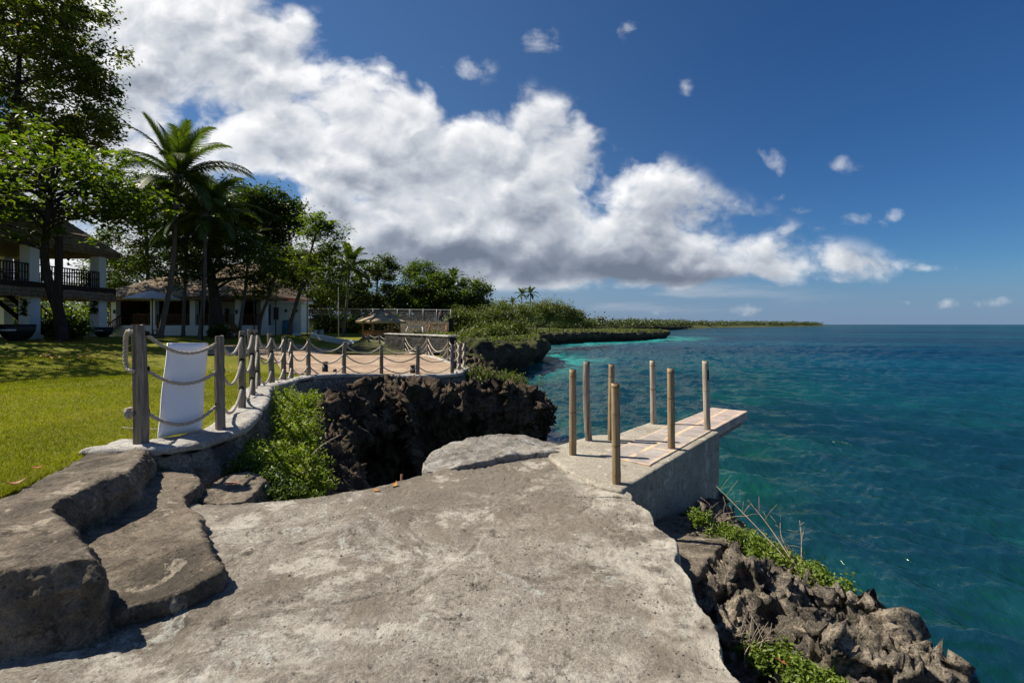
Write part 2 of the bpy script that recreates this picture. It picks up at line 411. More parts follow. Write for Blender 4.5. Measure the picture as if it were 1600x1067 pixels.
    pitm = math_(nt, 'MULTIPLY', mapr(nt, pit, 0.10, 0.22, 1, 0), mapr(nt, noise(nt, P, 4.5, 3), 0.48, 0.62))
    c = mixc(nt, math_(nt, 'MULTIPLY', pitm, 0.8), c, (0.03, 0.027, 0.023))
    nt.links.new(c, b.inputs['Base Color']); b.inputs['Roughness'].default_value = 0.92; b.inputs['Specular IOR Level'].default_value = 0.2
    h = math_(nt, 'ADD', math_(nt, 'ADD', math_(nt, 'MULTIPLY', fine, 0.9), math_(nt, 'MULTIPLY', grit, 0.3)), math_(nt, 'MULTIPLY', sand, 0.6))
    h = math_(nt, 'SUBTRACT', math_(nt, 'ADD', h, math_(nt, 'MULTIPLY', mid, 0.7)), math_(nt, 'MULTIPLY', pitm, 0.5))
    nt.links.new(bump(nt, h, bstr, 0.03), b.inputs['Normal'])
    return m
def mat_karst(name, dark, tan, green=None, sc=1.0):
    m, nt, b, P = new_mat(name)
    a = noise(nt, P, 1.3 * sc, 8, 0.66, 0.6); f = noise(nt, P, 9 * sc, 8, 0.7); g = noise(nt, P, 40 * sc, 5, 0.7)
    at = nt.nodes.new('ShaderNodeAttribute'); at.attribute_name = 'cav'
    c = mixc(nt, mapr(nt, a, 0.40, 0.64), dark, tan)
    c = mixc(nt, mapr(nt, f, 0.36, 0.62, 0.8, 0.0), c, tuple(k * 0.6 for k in dark))
    c = mixc(nt, math_(nt, 'MULTIPLY', mapr(nt, g, 0.56, 0.66), 0.7), c, tuple(min(.6, k * 1.6) for k in tan))
    c = mixc(nt, math_(nt, 'MULTIPLY', mapr(nt, noise(nt, mapping(nt, P, loc=(4, 4, 4)), 22 * sc, 6, 0.75), 0.47, 0.39), 0.9), c, (0.015, 0.013, 0.011))
    if green is not None:
        geo = nt.nodes.new('ShaderNodeNewGeometry'); sp = nt.nodes.new('ShaderNodeSeparateXYZ'); nt.links.new(geo.outputs['Normal'], sp.inputs[0])
        gm = math_(nt, 'MULTIPLY', mapr(nt, sp.outputs[2], 0.45, 0.8), mapr(nt, noise(nt, P, 0.9 * sc, 6, 0.65), 0.40, 0.55))
        c = mixc(nt, gm, c, green)
    nt.links.new(c, b.inputs['Base Color']); b.inputs['Roughness'].default_value = 0.95; b.inputs['Specular IOR Level'].default_value = 0.15
    h = math_(nt, 'ADD', f, math_(nt, 'MULTIPLY', g, 0.5))
    nt.links.new(bump(nt, h, 0.9, 0.06 / sc), b.inputs['Normal'])
    return m
def mat_ground():
    m, nt, b, P = new_mat('ground')
    at = nt.nodes.new('ShaderNodeAttribute'); at.attribute_name = 'wild'
    n1 = noise(nt, P, 0.35, 6, 0.6); n2 = noise(nt, P, 3.0, 6, 0.7); n3 = noise(nt, P, 38, 4, 0.75); n4 = noise(nt, mapping(nt, P, scale=(1, 0.4, 1)), 170, 3, 0.8)
    lawn = mixc(nt, mapr(nt, n1, 0.36, 0.62), (0.142, 0.170, 0.008), (0.238, 0.230, 0.018))
    lawn = mixc(nt, mapr(nt, n2, 0.48, 0.75, 0, 0.55), lawn, (0.30, 0.235, 0.06))
    lawn = mixc(nt, mapr(nt, n3, 0.3, 0.65, 0.65, 0.0), lawn, (0.055, 0.070, 0.006))
    lawn = mixc(nt, mapr(nt, n4, 0.3, 0.65, 0.35, 0.0), lawn, (0.025, 0.04, 0.006))
    wild = mixc(nt, mapr(nt, noise(nt, P, 0.14, 7, 0.66), 0.40, 0.60), (0.055, 0.075, 0.018), (0.145, 0.12, 0.055))
    wild = mixc(nt, mapr(nt, n2, 0.42, 0.62, 0.6, 0), wild, (0.03, 0.045, 0.012))
    c = mixc(nt, at.outputs['Fac'], lawn, wild)
    nt.links.new(c, b.inputs['Base Color']); b.inputs['Roughness'].default_value = 0.9; b.inputs['Specular IOR Level'].default_value = 0.1
    nt.links.new(bump(nt, math_(nt, 'ADD', n3, math_(nt, 'MULTIPLY', n4, 0.6)), 0.7, 0.03), b.inputs['Normal'])
    return m
def mat_brick():
    m, nt, b, P = new_mat('brick_paving')
    br = nt.nodes.new('ShaderNodeTexBrick'); nt.links.new(mapping(nt, P, rot=(0, 0, 0.35)), br.inputs[0])
    br.inputs['Color1'].default_value = (0.36, 0.235, 0.14, 1); br.inputs['Color2'].default_value = (0.28, 0.19, 0.12, 1)
    br.inputs['Mortar'].default_value = (0.13, 0.10, 0.08, 1); br.inputs['Scale'].default_value = 3.2; br.inputs['Mortar Size'].default_value = 0.035
    br.inputs['Bias'].default_value = -0.2
    n1 = noise(nt, P, 0.6, 6, 0.65); n2 = noise(nt, P, 5, 6, 0.65)
    c = mixc(nt, mapr(nt, n1, 0.42, 0.60, 0, 0.75), br.outputs[0], (0.44, 0.33, 0.22))
    c = mixc(nt, mapr(nt, n2, 0.45, 0.62, 0, 0.65), c, (0.19, 0.12, 0.08))
    nt.links.new(c, b.inputs['Base Color']); b.inputs['Roughness'].default_value = 0.9
    nt.links.new(bump(nt, br.outputs['Fac'], 0.4, -0.01), b.inputs['Normal'])
    return m
def mat_stonewall(name, c1, c2, mort, sc=3.0):
    m, nt, b, P = new_mat(name)
    w = vmath(nt, 'ADD', P, vmath(nt, 'MULTIPLY', noise(nt, P, 3, 3, 0.5, 0, 'Color'), (0.34, 0.34, 0.34)))
    e = voro(nt, w, sc, 'DISTANCE_TO_EDGE'); cc = voro(nt, w, sc, 'F1', 'Color')
    bw = nt.nodes.new('ShaderNodeRGBToBW'); nt.links.new(cc, bw.inputs[0])
    c = mixc(nt, bw.outputs[0], c1, c2)
    n2 = noise(nt, P, 9, 8, 0.74)
    c = mixc(nt, mapr(nt, n2, 0.36, 0.60, 0.85, 0), c, tuple(k * 0.45 for k in c1))
    c = mixc(nt, mapr(nt, e, 0.0, 0.10, .85, 0), c, mort)
    nt.links.new(c, b.inputs['Base Color']); b.inputs['Roughness'].default_value = 0.92
    h = math_(nt, 'ADD', mapr(nt, e, 0.0, 0.14), math_(nt, 'MULTIPLY', n2, 0.5))
    nt.links.new(bump(nt, h, 0.8, 0.06), b.inputs['Normal'])
    return m
def mat_leaf(name, c1, c2, trans=0.45, c3=None, tcol=None, spec=0.35, patch=None):
    m, nt, b, P = new_mat(name)
    r = island(nt)
    st = [(0.0, c1), (0.75, c2)] + ([(0.93, c2), (1.0, c3)] if c3 else [(1.0, c2)])
    c = ramp(nt, r, st)
    if patch: c = mixc(nt, mapr(nt, noise(nt, P, 1.1, 7, .68), .44, .64, 0, .7), c, patch); c = mixc(nt, mapr(nt, noise(nt, mapping(nt, P, loc=(4, 2, 0)), .5, 5, .6), .42, .60, 0, .5), c, (.07, .10, .006))
    nt.links.new(c, b.inputs['Base Color']); b.inputs['Roughness'].default_value = 0.48; b.inputs['Specular IOR Level'].default_value = spec
    tr = nt.nodes.new('ShaderNodeBsdfTranslucent')
    nt.links.new(mixc(nt, 1.0, c, tcol or (1.5, 1.7, 0.5), 'MULTIPLY'), tr.inputs[0])
    ms = nt.nodes.new('ShaderNodeMixShader'); ms.inputs[0].default_value = trans
    nt.links.new(b.outputs[0], ms.inputs[1]); nt.links.new(tr.outputs[0], ms.inputs[2])
    nt.links.new(ms.outputs[0], nt.nodes['Material Output'].inputs[0])
    return m
def mat_thatch():
    m, nt, b, P = new_mat('thatch')
    a = noise(nt, mapping(nt, P, scale=(6, 6, 1.2)), 2.2, 8, 0.7, 0.6); g = noise(nt, P, 1.1, 5, 0.6)
    z = nt.nodes.new('ShaderNodeTexWave'); z.wave_type = 'BANDS'; z.bands_direction = 'Z'; nt.links.new(P, z.inputs[0])
    z.inputs['Scale'].default_value = 1.3; z.inputs['Distortion'].default_value = 3.0; z.inputs['Detail'].default_value = 3; z.inputs['Detail Scale'].default_value = 2.5
    c = mixc(nt, mapr(nt, a, 0.32, 0.68), (0.115, 0.083, 0.057), (0.39, 0.295, 0.20))
    c = mixc(nt, mapr(nt, g, 0.45, 0.7, 0, 0.4), c, (0.11, 0.09, 0.075))
    c = mixc(nt, mapr(nt, z.outputs['Fac'], 0.0, 0.25, 0.45, 0), c, (0.05, 0.037, 0.03))
    nt.links.new(c, b.inputs['Base Color']); b.inputs['Roughness'].default_value = 0.95; b.inputs['Specular IOR Level'].default_value = 0.1
    nt.links.new(bump(nt, math_(nt, 'ADD', a, math_(nt, 'MULTIPLY', z.outputs['Fac'], 0.5)), 0.9, 0.08), b.inputs['Normal'])
    return m
def mat_wood(name, c1, c2, sc=1.0, axis='Z', rings=False):
    m, nt, b, P = new_mat(name)
    s = {'Z': (22, 22, 1.6), 'X': (1.6, 22, 22), 'Y': (22, 1.6, 22)}[axis]
    g = noise(nt, mapping(nt, P, scale=s), 1.6 * sc, 7, 0.65, 0.4); q = noise(nt, P, 3.0 * sc, 5, 0.6)
    c = mixc(nt, mapr(nt, g, 0.33, 0.67), c1, c2)
    c = mixc(nt, mapr(nt, q, 0.5, 0.75, 0, 0.5), c, tuple(k * 0.5 for k in c1))
    nt.links.new(c, b.inputs['Base Color']); b.inputs['Roughness'].default_value = 0.8; b.inputs['Specular IOR Level'].default_value = 0.2
    nt.links.new(bump(nt, g, 0.6, 0.012), b.inputs['Normal'])
    return m
def mat_water():
    m, nt, b, P = new_mat('sea')
    at = nt.nodes.new('ShaderNodeAttribute'); at.attribute_name = 'shore'
    ad = nt.nodes.new('ShaderNodeAttribute'); ad.attribute_name = 'far'
    Q = mapping(nt, P, scale=(1, 1, 0))
    weed = noise(nt, Q, 0.055, 6, 0.62, 0.6); w2 = noise(nt, Q, 0.21, 5, 0.6, 0.3)
    near = mixc(nt, mapr(nt, weed, 0.40, 0.60), (0.0018, 0.022, 0.015), (0.0042, 0.066, 0.034))
    near = mixc(nt, mapr(nt, w2, 0.42, 0.62, 0.55, 0), near, (0.0014, 0.020, 0.017))
    far = mixc(nt, mapr(nt, noise(nt, mapping(nt, P, scale=(0.25, 1, 0)), 0.02, 5, 0.6), 0.4, 0.6), (0.0008, 0.022, 0.048), (0.0016, 0.048, 0.078))
    c = mixc(nt, ad.outputs['Fac'], near, far)
    turq = mixc(nt, mapr(nt, noise(nt, Q, 0.12, 5, 0.6, 0.4), 0.40, 0.58), (0.005, 0.06, 0.065), (0.030, 0.33, 0.29))
    c = mixc(nt, at.outputs['Fac'], c, turq)
    R = mapping(nt, P, rot=(0, 0, -0.75), scale=(1.0, 0.55, 0))
    h = noise(nt, R, 5.5, 4, 0.55, 0.3)
    h2 = noise(nt, mapping(nt, P, rot=(0, 0, -0.85), scale=(1, 0.6, 0)), 1.1, 6, 0.62, 0.4)
    n1 = bump(nt, h, 0.9, 0.06)
    n2 = bump(nt, h2, 0.8, 0.25, n1)
    nt.links.new(math_(nt, 'MULTIPLY_ADD', ad.outputs['Fac'], 1.0, 0.15, clamp=True), n2.node.inputs['Strength'])
    nt.nodes.remove(b)
    df = nt.nodes.new('ShaderNodeBsdfDiffuse'); nt.links.new(c, df.inputs[0]); nt.links.new(n2, df.inputs['Normal'])
    gl = nt.nodes.new('ShaderNodeBsdfGlossy'); gl.inputs['Roughness'].default_value = 0.08; nt.links.new(n2, gl.inputs['Normal'])
    fr = nt.nodes.new('ShaderNodeFresnel'); fr.inputs[0].default_value = 1.33; nt.links.new(n2, fr.inputs['Normal'])
    ms = nt.nodes.new('ShaderNodeMixShader'); nt.links.new(math_(nt, 'MINIMUM', math_(nt, 'MULTIPLY', fr.outputs[0], 1.1), 0.28), ms.inputs[0])
    nt.links.new(df.outputs[0], ms.inputs[1]); nt.links.new(gl.outputs[0], ms.inputs[2])
    nt.links.new(ms.outputs[0], nt.nodes['Material Output'].inputs[0])
    return m
M = {}
M['platform'] = mat_platform('weathered_concrete', (0.59, 0.53, 0.445), (0.28, 0.238, 0.188), (0.66, 0.61, 0.525), 0.85, 0.9, True)
M['slab'] = mat_platform('rough_slab', (0.44, 0.36, 0.27), (0.15, 0.125, 0.095), (0.58, 0.495, 0.385), 0.6, 1.0)
M['boulder'] = mat_platform('pale_boulder', (0.50, 0.465, 0.405), (0.22, 0.195, 0.16), (0.72, 0.69, 0.63), 0.95, 0.7)
M['karst'] = mat_karst('karst_rock', (0.045, 0.036, 0.028), (0.175, 0.130, 0.088), None)
M['karst_near'] = mat_karst('karst_rock_near', (0.095, 0.084, 0.069), (0.35, 0.295, 0.225), None, 2.4)
M['karst_far'] = mat_karst('karst_rock_far', (0.038, 0.032, 0.026), (0.10, 0.082, 0.06), (0.075, 0.085, 0.025), 0.35)
M['ground'] = mat_ground()
M['brick'] = mat_brick()
M['curb'] = mat_platform('whitewashed_curb', (0.68, 0.65, 0.60), (0.45, 0.41, 0.36), (0.76, 0.74, 0.70), 0.7, 0.5)
M['stone'] = mat_stonewall('rubble_stone', (0.15, 0.135, 0.115), (0.30, 0.27, 0.225), (0.085, 0.075, 0.065), 5.5)
M['stone_tan'] = mat_stonewall('tan_stone', (0.24, 0.19, 0.13), (0.36, 0.29, 0.21), (0.10, 0.08, 0.06), 2.2)
M['stone_shaded'] = mat_stonewall('shaded_stone', (0.018, 0.016, 0.014), (0.042, 0.037, 0.032), (0.012, 0.011, 0.01), 4.5)  # near black: the shade on the terrace wall is put into the colour
M['jetty'] = mat_platform('smooth_concrete', (0.50, 0.455, 0.37), (0.40, 0.36, 0.285), (0.60, 0.55, 0.46), 0.5, 0.18)
M['thatch'] = mat_thatch()
M['straw'] = simple('sunlit_straw', (0.36, 0.28, 0.19), 0.95, 0.3, 9, 0.8, 14, stretch=(3, 3, 1), bdist=0.05)  # gazebo's lighter copy of the thatch, sun on its roof put into the colour
M['white'] = simple('white_plaster', (0.62, 0.63, 0.64), 0.8, 0.08, 1.5, 0.1, 20)
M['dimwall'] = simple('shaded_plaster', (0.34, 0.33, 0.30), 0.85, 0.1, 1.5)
M['darkwood'] = mat_wood('dark_wood', (0.020, 0.015, 0.012), (0.045, 0.033, 0.026))
M['brownwood'] = mat_wood('brown_wood', (0.095, 0.042, 0.024), (0.19, 0.088, 0.05))
M['orangewood'] = mat_wood('orange_wood', (0.30, 0.125, 0.045), (0.46, 0.215, 0.09))
M['greywood'] = mat_wood('weathered_wood', (0.105, 0.084, 0.066), (0.30, 0.250, 0.20))
M['driftwood'] = mat_wood('pale_driftwood', (0.16, 0.135, 0.11), (0.40, 0.345, 0.285))
M['bark'] = mat_wood('bark', (0.045, 0.036, 0.028), (0.13, 0.105, 0.082), 0.5)
M['darkbark'] = mat_wood('dark_bark', (0.022, 0.018, 0.014), (0.06, 0.048, 0.038), 0.5)
M['palmbark'] = simple('palm_bark', (0.12, 0.105, 0.088), 0.9, 0.4, 5, 0.8, 9, stretch=(1, 1, 4), bdist=0.05)
M['bamboo'] = mat_wood('bamboo', (0.18, 0.122, 0.066), (0.34, 0.25, 0.145))
M['bamboogrey'] = mat_wood('grey_bamboo', (0.22, 0.185, 0.14), (0.44, 0.385, 0.30))
M['node'] = simple('bamboo_node', (0.17, 0.11, 0.05), 0.8, 0.3, 20)
M['hole'] = simple('dark_hollow', (0.012, 0.009, 0.007), 0.95, 0.1)
M['rope'] = simple('rope_fibre', (0.43, 0.375, 0.30), 0.9, 0.3, 60, 0.4, 200, bdist=0.004)
M['board'] = simple('white_board', (0.82, 0.85, 0.93), 0.55, 0.02, 2)
M['black'] = simple('black_plastic', (0.012, 0.012, 0.014), 0.5, 0.1)
M['darkmetal'] = simple('dark_metal', (0.022, 0.022, 0.025), 0.5, 0.2)
M['metal'] = simple('galvanised_metal', (0.36, 0.37, 0.38), 0.5, 0.15, 8)
M['blue'] = simple('blue_plastic', (0.03, 0.15, 0.26), 0.5, 0.15)
M['canvas'] = simple('grey_canvas', (0.60, 0.59, 0.60), 0.85, 0.08)
M['redtile'] = simple('red_trim', (0.25, 0.035, 0.03), 0.7, 0.2)
M['skin'] = simple('skin', (0.40, 0.23, 0.16), 0.6, 0.05)
M['shirt'] = simple('pink_cloth', (0.48, 0.28, 0.32), 0.9, 0.05)
M['trousers'] = simple('dark_cloth', (0.03, 0.03, 0.045), 0.9, 0.1)
M['hair'] = simple('grey_hair', (0.30, 0.28, 0.26), 0.8, 0.1)
M['glass'] = simple('dark_glass', (0.015, 0.02, 0.025), 0.12, 0.05, spec=0.5)
M['leaf_dark'] = mat_leaf('dark_foliage', (0.019, 0.034, 0.007), (0.056, 0.086, 0.014), 0.42, (0.13, 0.14, 0.02))
M['leaf_tall'] = mat_leaf('tall_tree_foliage', (0.034, 0.050, 0.008), (0.092, 0.112, 0.017), 0.48, (0.20, 0.12, 0.02))
M['leaf_mid'] = mat_leaf('mid_foliage', (0.034, 0.060, 0.010), (0.085, 0.125, 0.017), 0.42, (0.16, 0.17, 0.03))
M['leaf_almond'] = mat_leaf('almond_foliage', (0.034, 0.058, 0.008), (0.092, 0.128, 0.013), 0.55, (0.20, 0.19, 0.03))
M['leaf_bush'] = mat_leaf('coastal_bush_foliage', (0.045, 0.062, 0.012), (0.105, 0.125, 0.026), 0.35, (0.17, 0.15, 0.05))
M['leaf_far'] = mat_leaf('far_foliage', (0.040, 0.058, 0.022), (0.075, 0.095, 0.035), 0.25)
M['leaf_palm'] = mat_leaf('palm_foliage', (0.022, 0.040, 0.008), (0.060, 0.086, 0.013), 0.38, (0.14, 0.14, 0.03))
M['leaf_succ'] = mat_leaf('succulent_foliage', (0.060, 0.105, 0.010), (0.150, 0.205, 0.020), 0.30, (0.24, 0.25, 0.04), (1.2, 1.5, 0.4))
M['leaf_shrub'] = mat_leaf('shrub_foliage', (0.085, 0.130, 0.010), (0.215, 0.255, 0.018), 0.38, (0.25, 0.24, 0.04), (1.25, 1.5, 0.4))
M['grass'] = mat_leaf('grass_blades', (0.155, 0.178, 0.008), (0.29, 0.265, 0.018), 0.38, (0.42, 0.34, 0.09), (1.2, 1.4, 0.3), 0.03, (.33, .27, .055))
M['drygrass'] = mat_leaf('dry_grass', (0.10, 0.10, 0.03), (0.22, 0.18, 0.08), 0.3)
M['redleaf'] = simple('red_dead_leaf', (0.42, 0.09, 0.055), 0.7, 0.25, 30)
M['yellowleaf'] = simple('yellow_dead_leaf', (0.42, 0.20, 0.04), 0.7, 0.25, 30)
M['brownleaf'] = simple('brown_dead_leaf', (0.24, 0.105, 0.042), 0.7, 0.35, 20)
M['twig'] = simple('dry_twig', (0.30, 0.235, 0.175), 0.9, 0.3, 30)
M['sea'] = mat_water()

# ------------------------------------------------------------------ the setting: land, sea, cliffs
POSTS = [(-3.80, 4.95, .40, 1.2, .062), (-3.40, 5.63, .40, 1.07, .048), (-3.74, 6.7, .45, 1.06, .046), (-4.22, 7.85, .45, 1.07, .047), (-4.85, 9.2, .43, 1.06, .048),
         (-5.17, 10.4, .35, 1.06, .055), (-5.51, 11.66, .26, 1.05, .055), (-5.94, 13.0, .17, 1.05, .055), (-5.95, 14.1, .12, 1.05, .06),
         (-5.53, 15.9, -.03, 1.05, .065), (-4.67, 17.3, -.18, 1.06, .065), (-3.34, 17.1, -.18, 1.06, .065), (-2.17, 17.5, -.18, 1.05, .065),
         (-2.05, 18.8, -.18, 1.05, .065), (-2.0, 20.2, -.18, 1.05, .065), (-2.5, 21.8, -.18, 1.05, .065), (-3.0, 22.9, -.18, 1.05, .065), (-4.8, 27.5, -.18, 1.05, .07), (-7.1, 32.0, -.24, 1.05, .07),
         (-8.8, 35.0, -.25, 1.05, .07), (-9.9, 36.2, -.22, 1.05, .07), (-11.0, 37.0, -.15, 1.05, .07), (-11.9, 38.6, -.1, 1.05, .07)]
CTRL = np.array([(p[0], p[1], p[2] - .05) for p in POSTS] + [
    (-6, 4, .38), (-8, 2, .40), (-5, 2, .36), (-8, 7.7, .42), (-8, 11, .38), (-15, 15, .55), (-12, 20, .28), (-10, 19, .0), (-9, 22, -.15), (-7, 19, -.2), (-4, 20, -.22), (-8, 27, -.2), (-11, 28, -.1), (-15, 30, .35), (-13, 36, .2),
    (-20, 40, .75), (-26, 36, .75), (-28, 30, .85), (-31, 25, .9), (-24, 22, .8), (-12, 45, .4), (-7, 40, .6), (-5, 42, .2), (-20, 60, .6), (-9, 58, .25), (-60, 30, 1.3), (-60, 80, 2), (-10, 62, .2), (-3, 48, -.4), (-2, 60, -.6), (0, 75, -.6), (-8, 90, .1),
    (-5, 110, -.3), (0, 130, -.8), (40, 175, -.9), (60, 200, -1.1), (-40, 200, 1.5), (0, 300, -.6), (100, 520, -.6), (300, 900, -.8), (800, 1500, -.8), (-400, 800, 3)], float)
def land_np(X, Y):
    num = 0; den = 0
    for cx, cy, cz in CTRL:
        w = 1.0 / (((X - cx) ** 2 + (Y - cy) ** 2) + 0.05 * (1 + 0.02 * Y * Y)) ** 1.6
        num = num + w * cz; den = den + w
    return num / den
def land(x, y): return float(land_np(np.array([x], float), np.array([y], float))[0])
def onland(px, py):
    """where the sight line through a photo pixel meets the land"""
    z = 0.3
    for _ in range(40):
        d = (EYE - z) * F / (py - 507.0); z2 = land((px - 800) / F * d, d); z = 0.5 * z + 0.5 * z2
    d = (EYE - z) * F / (py - 507.0)
    return Vector(((px - 800) / F * d, d, land((px - 800) / F * d, d)))
COAST = [(-2.6, 33), (-2.8, 40), (-1.5, 48), (1.5, 56), (4.2, 66), (5.4, 75), (3.5, 84), (0, 95), (-2, 108), (1, 121), (13, 136), (30, 155), (47, 173), (62, 196), (66, 212), (50, 240), (35, 300), (60, 360), (140, 450),
         (220, 600), (340, 830), (700, 1250), (1090, 1690)]
def build_land():
    inner = [(-60, -60), (-4.3, -60), (-4.3, 2.4), (-3.75, 3.45), (-3.9, 4.2), (-3.95, 4.9)] + [(p[0] - .03, p[1]) for p in POSTS[1:9]] + [(-5.5, 16.0), (-4.7, 17.2), (-3.3, 17.0), (-2.2, 17.6), (-2.1, 20), (-2.6, 21.8), (-3.1, 23), (-4, 28), (-4.5, 34)]
    cst = [(x - 1.9 if y < 120 else x - 2.5, y + (0.8 if y > 125 else 0)) for x, y in COAST[1:-4]] + COAST[-4:]
    poly = inner + cst + [(1000, 2200), (-1500, 2200), (-1500, -60)]
    th = np.radians(np.concatenate([np.arange(-176, -62, 2.0), np.arange(-62, 12, 0.22), np.arange(12, 60, 0.5)]))
    r = [1.5]
    while r[-1] < 2300: r.append(r[-1] * (1.011 if r[-1] < 60 else 1.02) + 0.01)
    r = np.array(r)
    R, T = np.meshgrid(r, th)
    X = R * np.sin(T); Y = R * np.cos(T); Z = land_np(X, Y)
    sd = sdf(X, Y, poly); wild = np.clip((Y - 42 + 3 * np.clip(X + 10, -8, 8)) / 10, 0, 1)
    P = np.stack([X.ravel(), Y.ravel(), np.zeros(X.size)], 1)
    Z += (0.012 * fbm(P, 1.2, 3, s=3) + 0.03 * fbm(P, 0.25, 3, s=4)).reshape(Z.shape) * np.where(R < 40, 1, 1)
    Z += (0.35 * fbm(P, 0.12, 4, s=5)).reshape(Z.shape) * wild
    bank = 0.03 + 0.012 * R
    k = np.clip(-sd / bank, 0, 1); Z = Z * (1 - k) + (-7.0) * k
    nt_, nr = X.shape
    keep = (sd > -2.5 * bank - 0.3)
    idx = np.arange(X.size).reshape(X.shape)
    q = np.stack([idx[:-1, :-1], idx[1:, :-1], idx[1:, 1:], idx[:-1, 1:]], -1).reshape(-1, 4)
    kk = (keep[:-1, :-1] & keep[1:, :-1] & keep[1:, 1:] & keep[:-1, 1:]).ravel()
    q = q[kk][:, ::-1]
    used = np.unique(q); mp = np.full(X.size, -1); mp[used] = np.arange(len(used))
    V = np.stack([X.ravel(), Y.ravel(), Z.ravel()], 1)[used]
    structure(np_obj('ground', V, mp[q], M['ground'], attrs={'wild': wild.ravel()[used]}))
build_land()

def build_sea():
    th = np.radians(np.concatenate([np.arange(-120, -22, 1.0), np.arange(-22, 56, 0.13), np.arange(56, 130, 1.0)]))
    r = [3.0]
    while r[-1] < 30000: r.append(r[-1] * (1.005 if r[-1] < 60 else 1.0085 if r[-1] < 160 else (1.02 if r[-1] < 1500 else 1.08)))
    r = np.array(r); R, T = np.meshgrid(r, th)
    X = R * np.sin(T); Y = R * np.cos(T); Z = np.full(X.shape, SEA)
    rg = np.random.default_rng(3)
    for i in range(110):
        L = 0.28 * (6.5 / 0.28) ** rg.random(); ang = math.radians(222) + rg.normal(0, 0.62)
        kx, ky = math.cos(ang) * 2 * math.pi / L, math.sin(ang) * 2 * math.pi / L
        A = 0.0112 * L ** 0.84 * rg.uniform(.5, 1.2)
        fade = np.clip(L / (R * 0.0055 * 2.4) - 0.5, 0, 1)
        ph = kx * X + ky * Y + rg.random() * 6.28
        env = 0.65 + 0.35 * np.sin(X * rg.normal(0, .12) + Y * rg.normal(0, .12) + rg.random() * 6.28)
        w = np.sin(ph); Z += A * fade * env * (w + 0.35 * (w * w - 0.5) * 1.2)
    cst = COAST[:16] + [(x, y) for x, y in COAST[16:]]
    dsh = polydist(X, Y, [(-2, 27), (-2.6, 33)] + COAST)
    shore = np.clip(1 - (dsh - 1.5) / (3 + 0.09 * R), 0, 1) * np.clip((R - 45) / 30, 0, 1) * np.clip((340 - R) / 150, 0, 1)
    near = polydist(X, Y, [(-2, 16), (1.9, 22), (2.5, 7), (2.6, 1)])
    far = np.clip((R - 14) / 130, 0, 1) ** 0.85 * 0.85 + np.clip((near - 25) / 100, 0, .15)
    far = np.clip(far + np.clip((np.degrees(T) - 28) / 25, 0, .3), 0, 1)
    idx = np.arange(X.size).reshape(X.shape)
    q = np.stack([idx[:-1, :-1], idx[:-1, 1:], idx[1:, 1:], idx[1:, :-1]], -1).reshape(-1, 4)[:, ::-1]
    structure(np_obj('sea', np.stack([X.ravel(), Y.ravel(), Z.ravel()], 1), q[:, ::-1].copy(), M['sea'], attrs={'shore': shore.ravel(), 'far': far.ravel()}))
build_sea()

def slab(outline, ztop, zbot, voxel, smooth, disp, name, mat, kind='structure', per=5, crack=None, tilt=None, parent=None, prof=((0, 0), (.5, .02), (1, .06)), disp2=None):
    pts = ccw([Vector((p[0], p[1], p[2] if len(p) > 2 else ztop)) for p in outline])
    ring = catmull(pts, per, True)
    rings = []
    for t, off in prof:
        rr = offset_ring(ring, off)
        rings.append([Vector((p.x, p.y, p.z * (1 - t) + zbot * t)) for p in rr])
    V, fs = loft(rings[::-1])
    co, no, q = remesh(V, fs, voxel, smooth)
    co = disp(co, no)
    if disp2: co = disp2(co, vnormals(co, q))
    o = np_obj(name, co, q, mat, parent, smooth=True)
    return structure(o) if kind == 'structure' else o
CRACK = [G(*p, 0.0) for p in [(150, 1003), (196, 998), (225, 996), (275, 977), (343, 973), (430, 963), (512, 949), (560, 938), (589, 929), (640, 927), (664, 910), (688, 898), (712, 878), (741, 855), (752, 838)]]
CRACK2 = [G(*p, 0.0) for p in [(560, 868), (600, 856), (655, 850)]]
CRACK3 = [G(*p, 0.0) for p in [(905, 800), (922, 790), (930, 775), (948, 768)]]
def disp_platform(co, no):
    up = np.clip(no[:, 2], 0, 1)
    h = 0.030 * fbm(co, 0.9, 3, s=20) + 0.011 * fbm(co, 4.5, 4, 0.55, s=21) + 0.0055 * ridged(co, 17, 3, 0.6, s=22)
    w = np.clip(fbm(co, 1.1, 3, s=24) * 1.6 + 0.1, 0, 1)
    h -= w * 0.006 * np.clip(1 - worley(co, 13, 3) * 2.2, 0, 1) * 3
    # edge: rougher
    side = 1 - up
    h = h * (0.45 + 0.55 * up) + side * (0.035 * fbm(co, 4, 4, 0.6, s=25) + 0.022 * ridged(co, 11, 3, .6, s=26) - .02 * np.clip(fbm(co, 2.6, 2, s=23) * 3, 0, 1))
    wob = 0.05 * fbm(co, 4.5, 4, .6, s=27)
    for c, wd, dp in ((CRACK, .015, .024), (CRACK2, .010, .014), (CRACK3, .013, .02)):
        d = polydist(co[:, 0] + wob, co[:, 1] + 0.8 * wob, c)
        br = np.clip(0.75 + 1.2 * fbm(co, 3.1, 2, s=28), 0.25, 1)
        h -= dp * br * np.clip(1 - d / wd, 0, 1) * up
        h += 0.006 * np.clip(1 - np.abs(d - 0.03) / 0.05, 0, 1) * up * (fbm(co, 2, 2, s=29) > 0.05)
    return co + no * h[:, None]
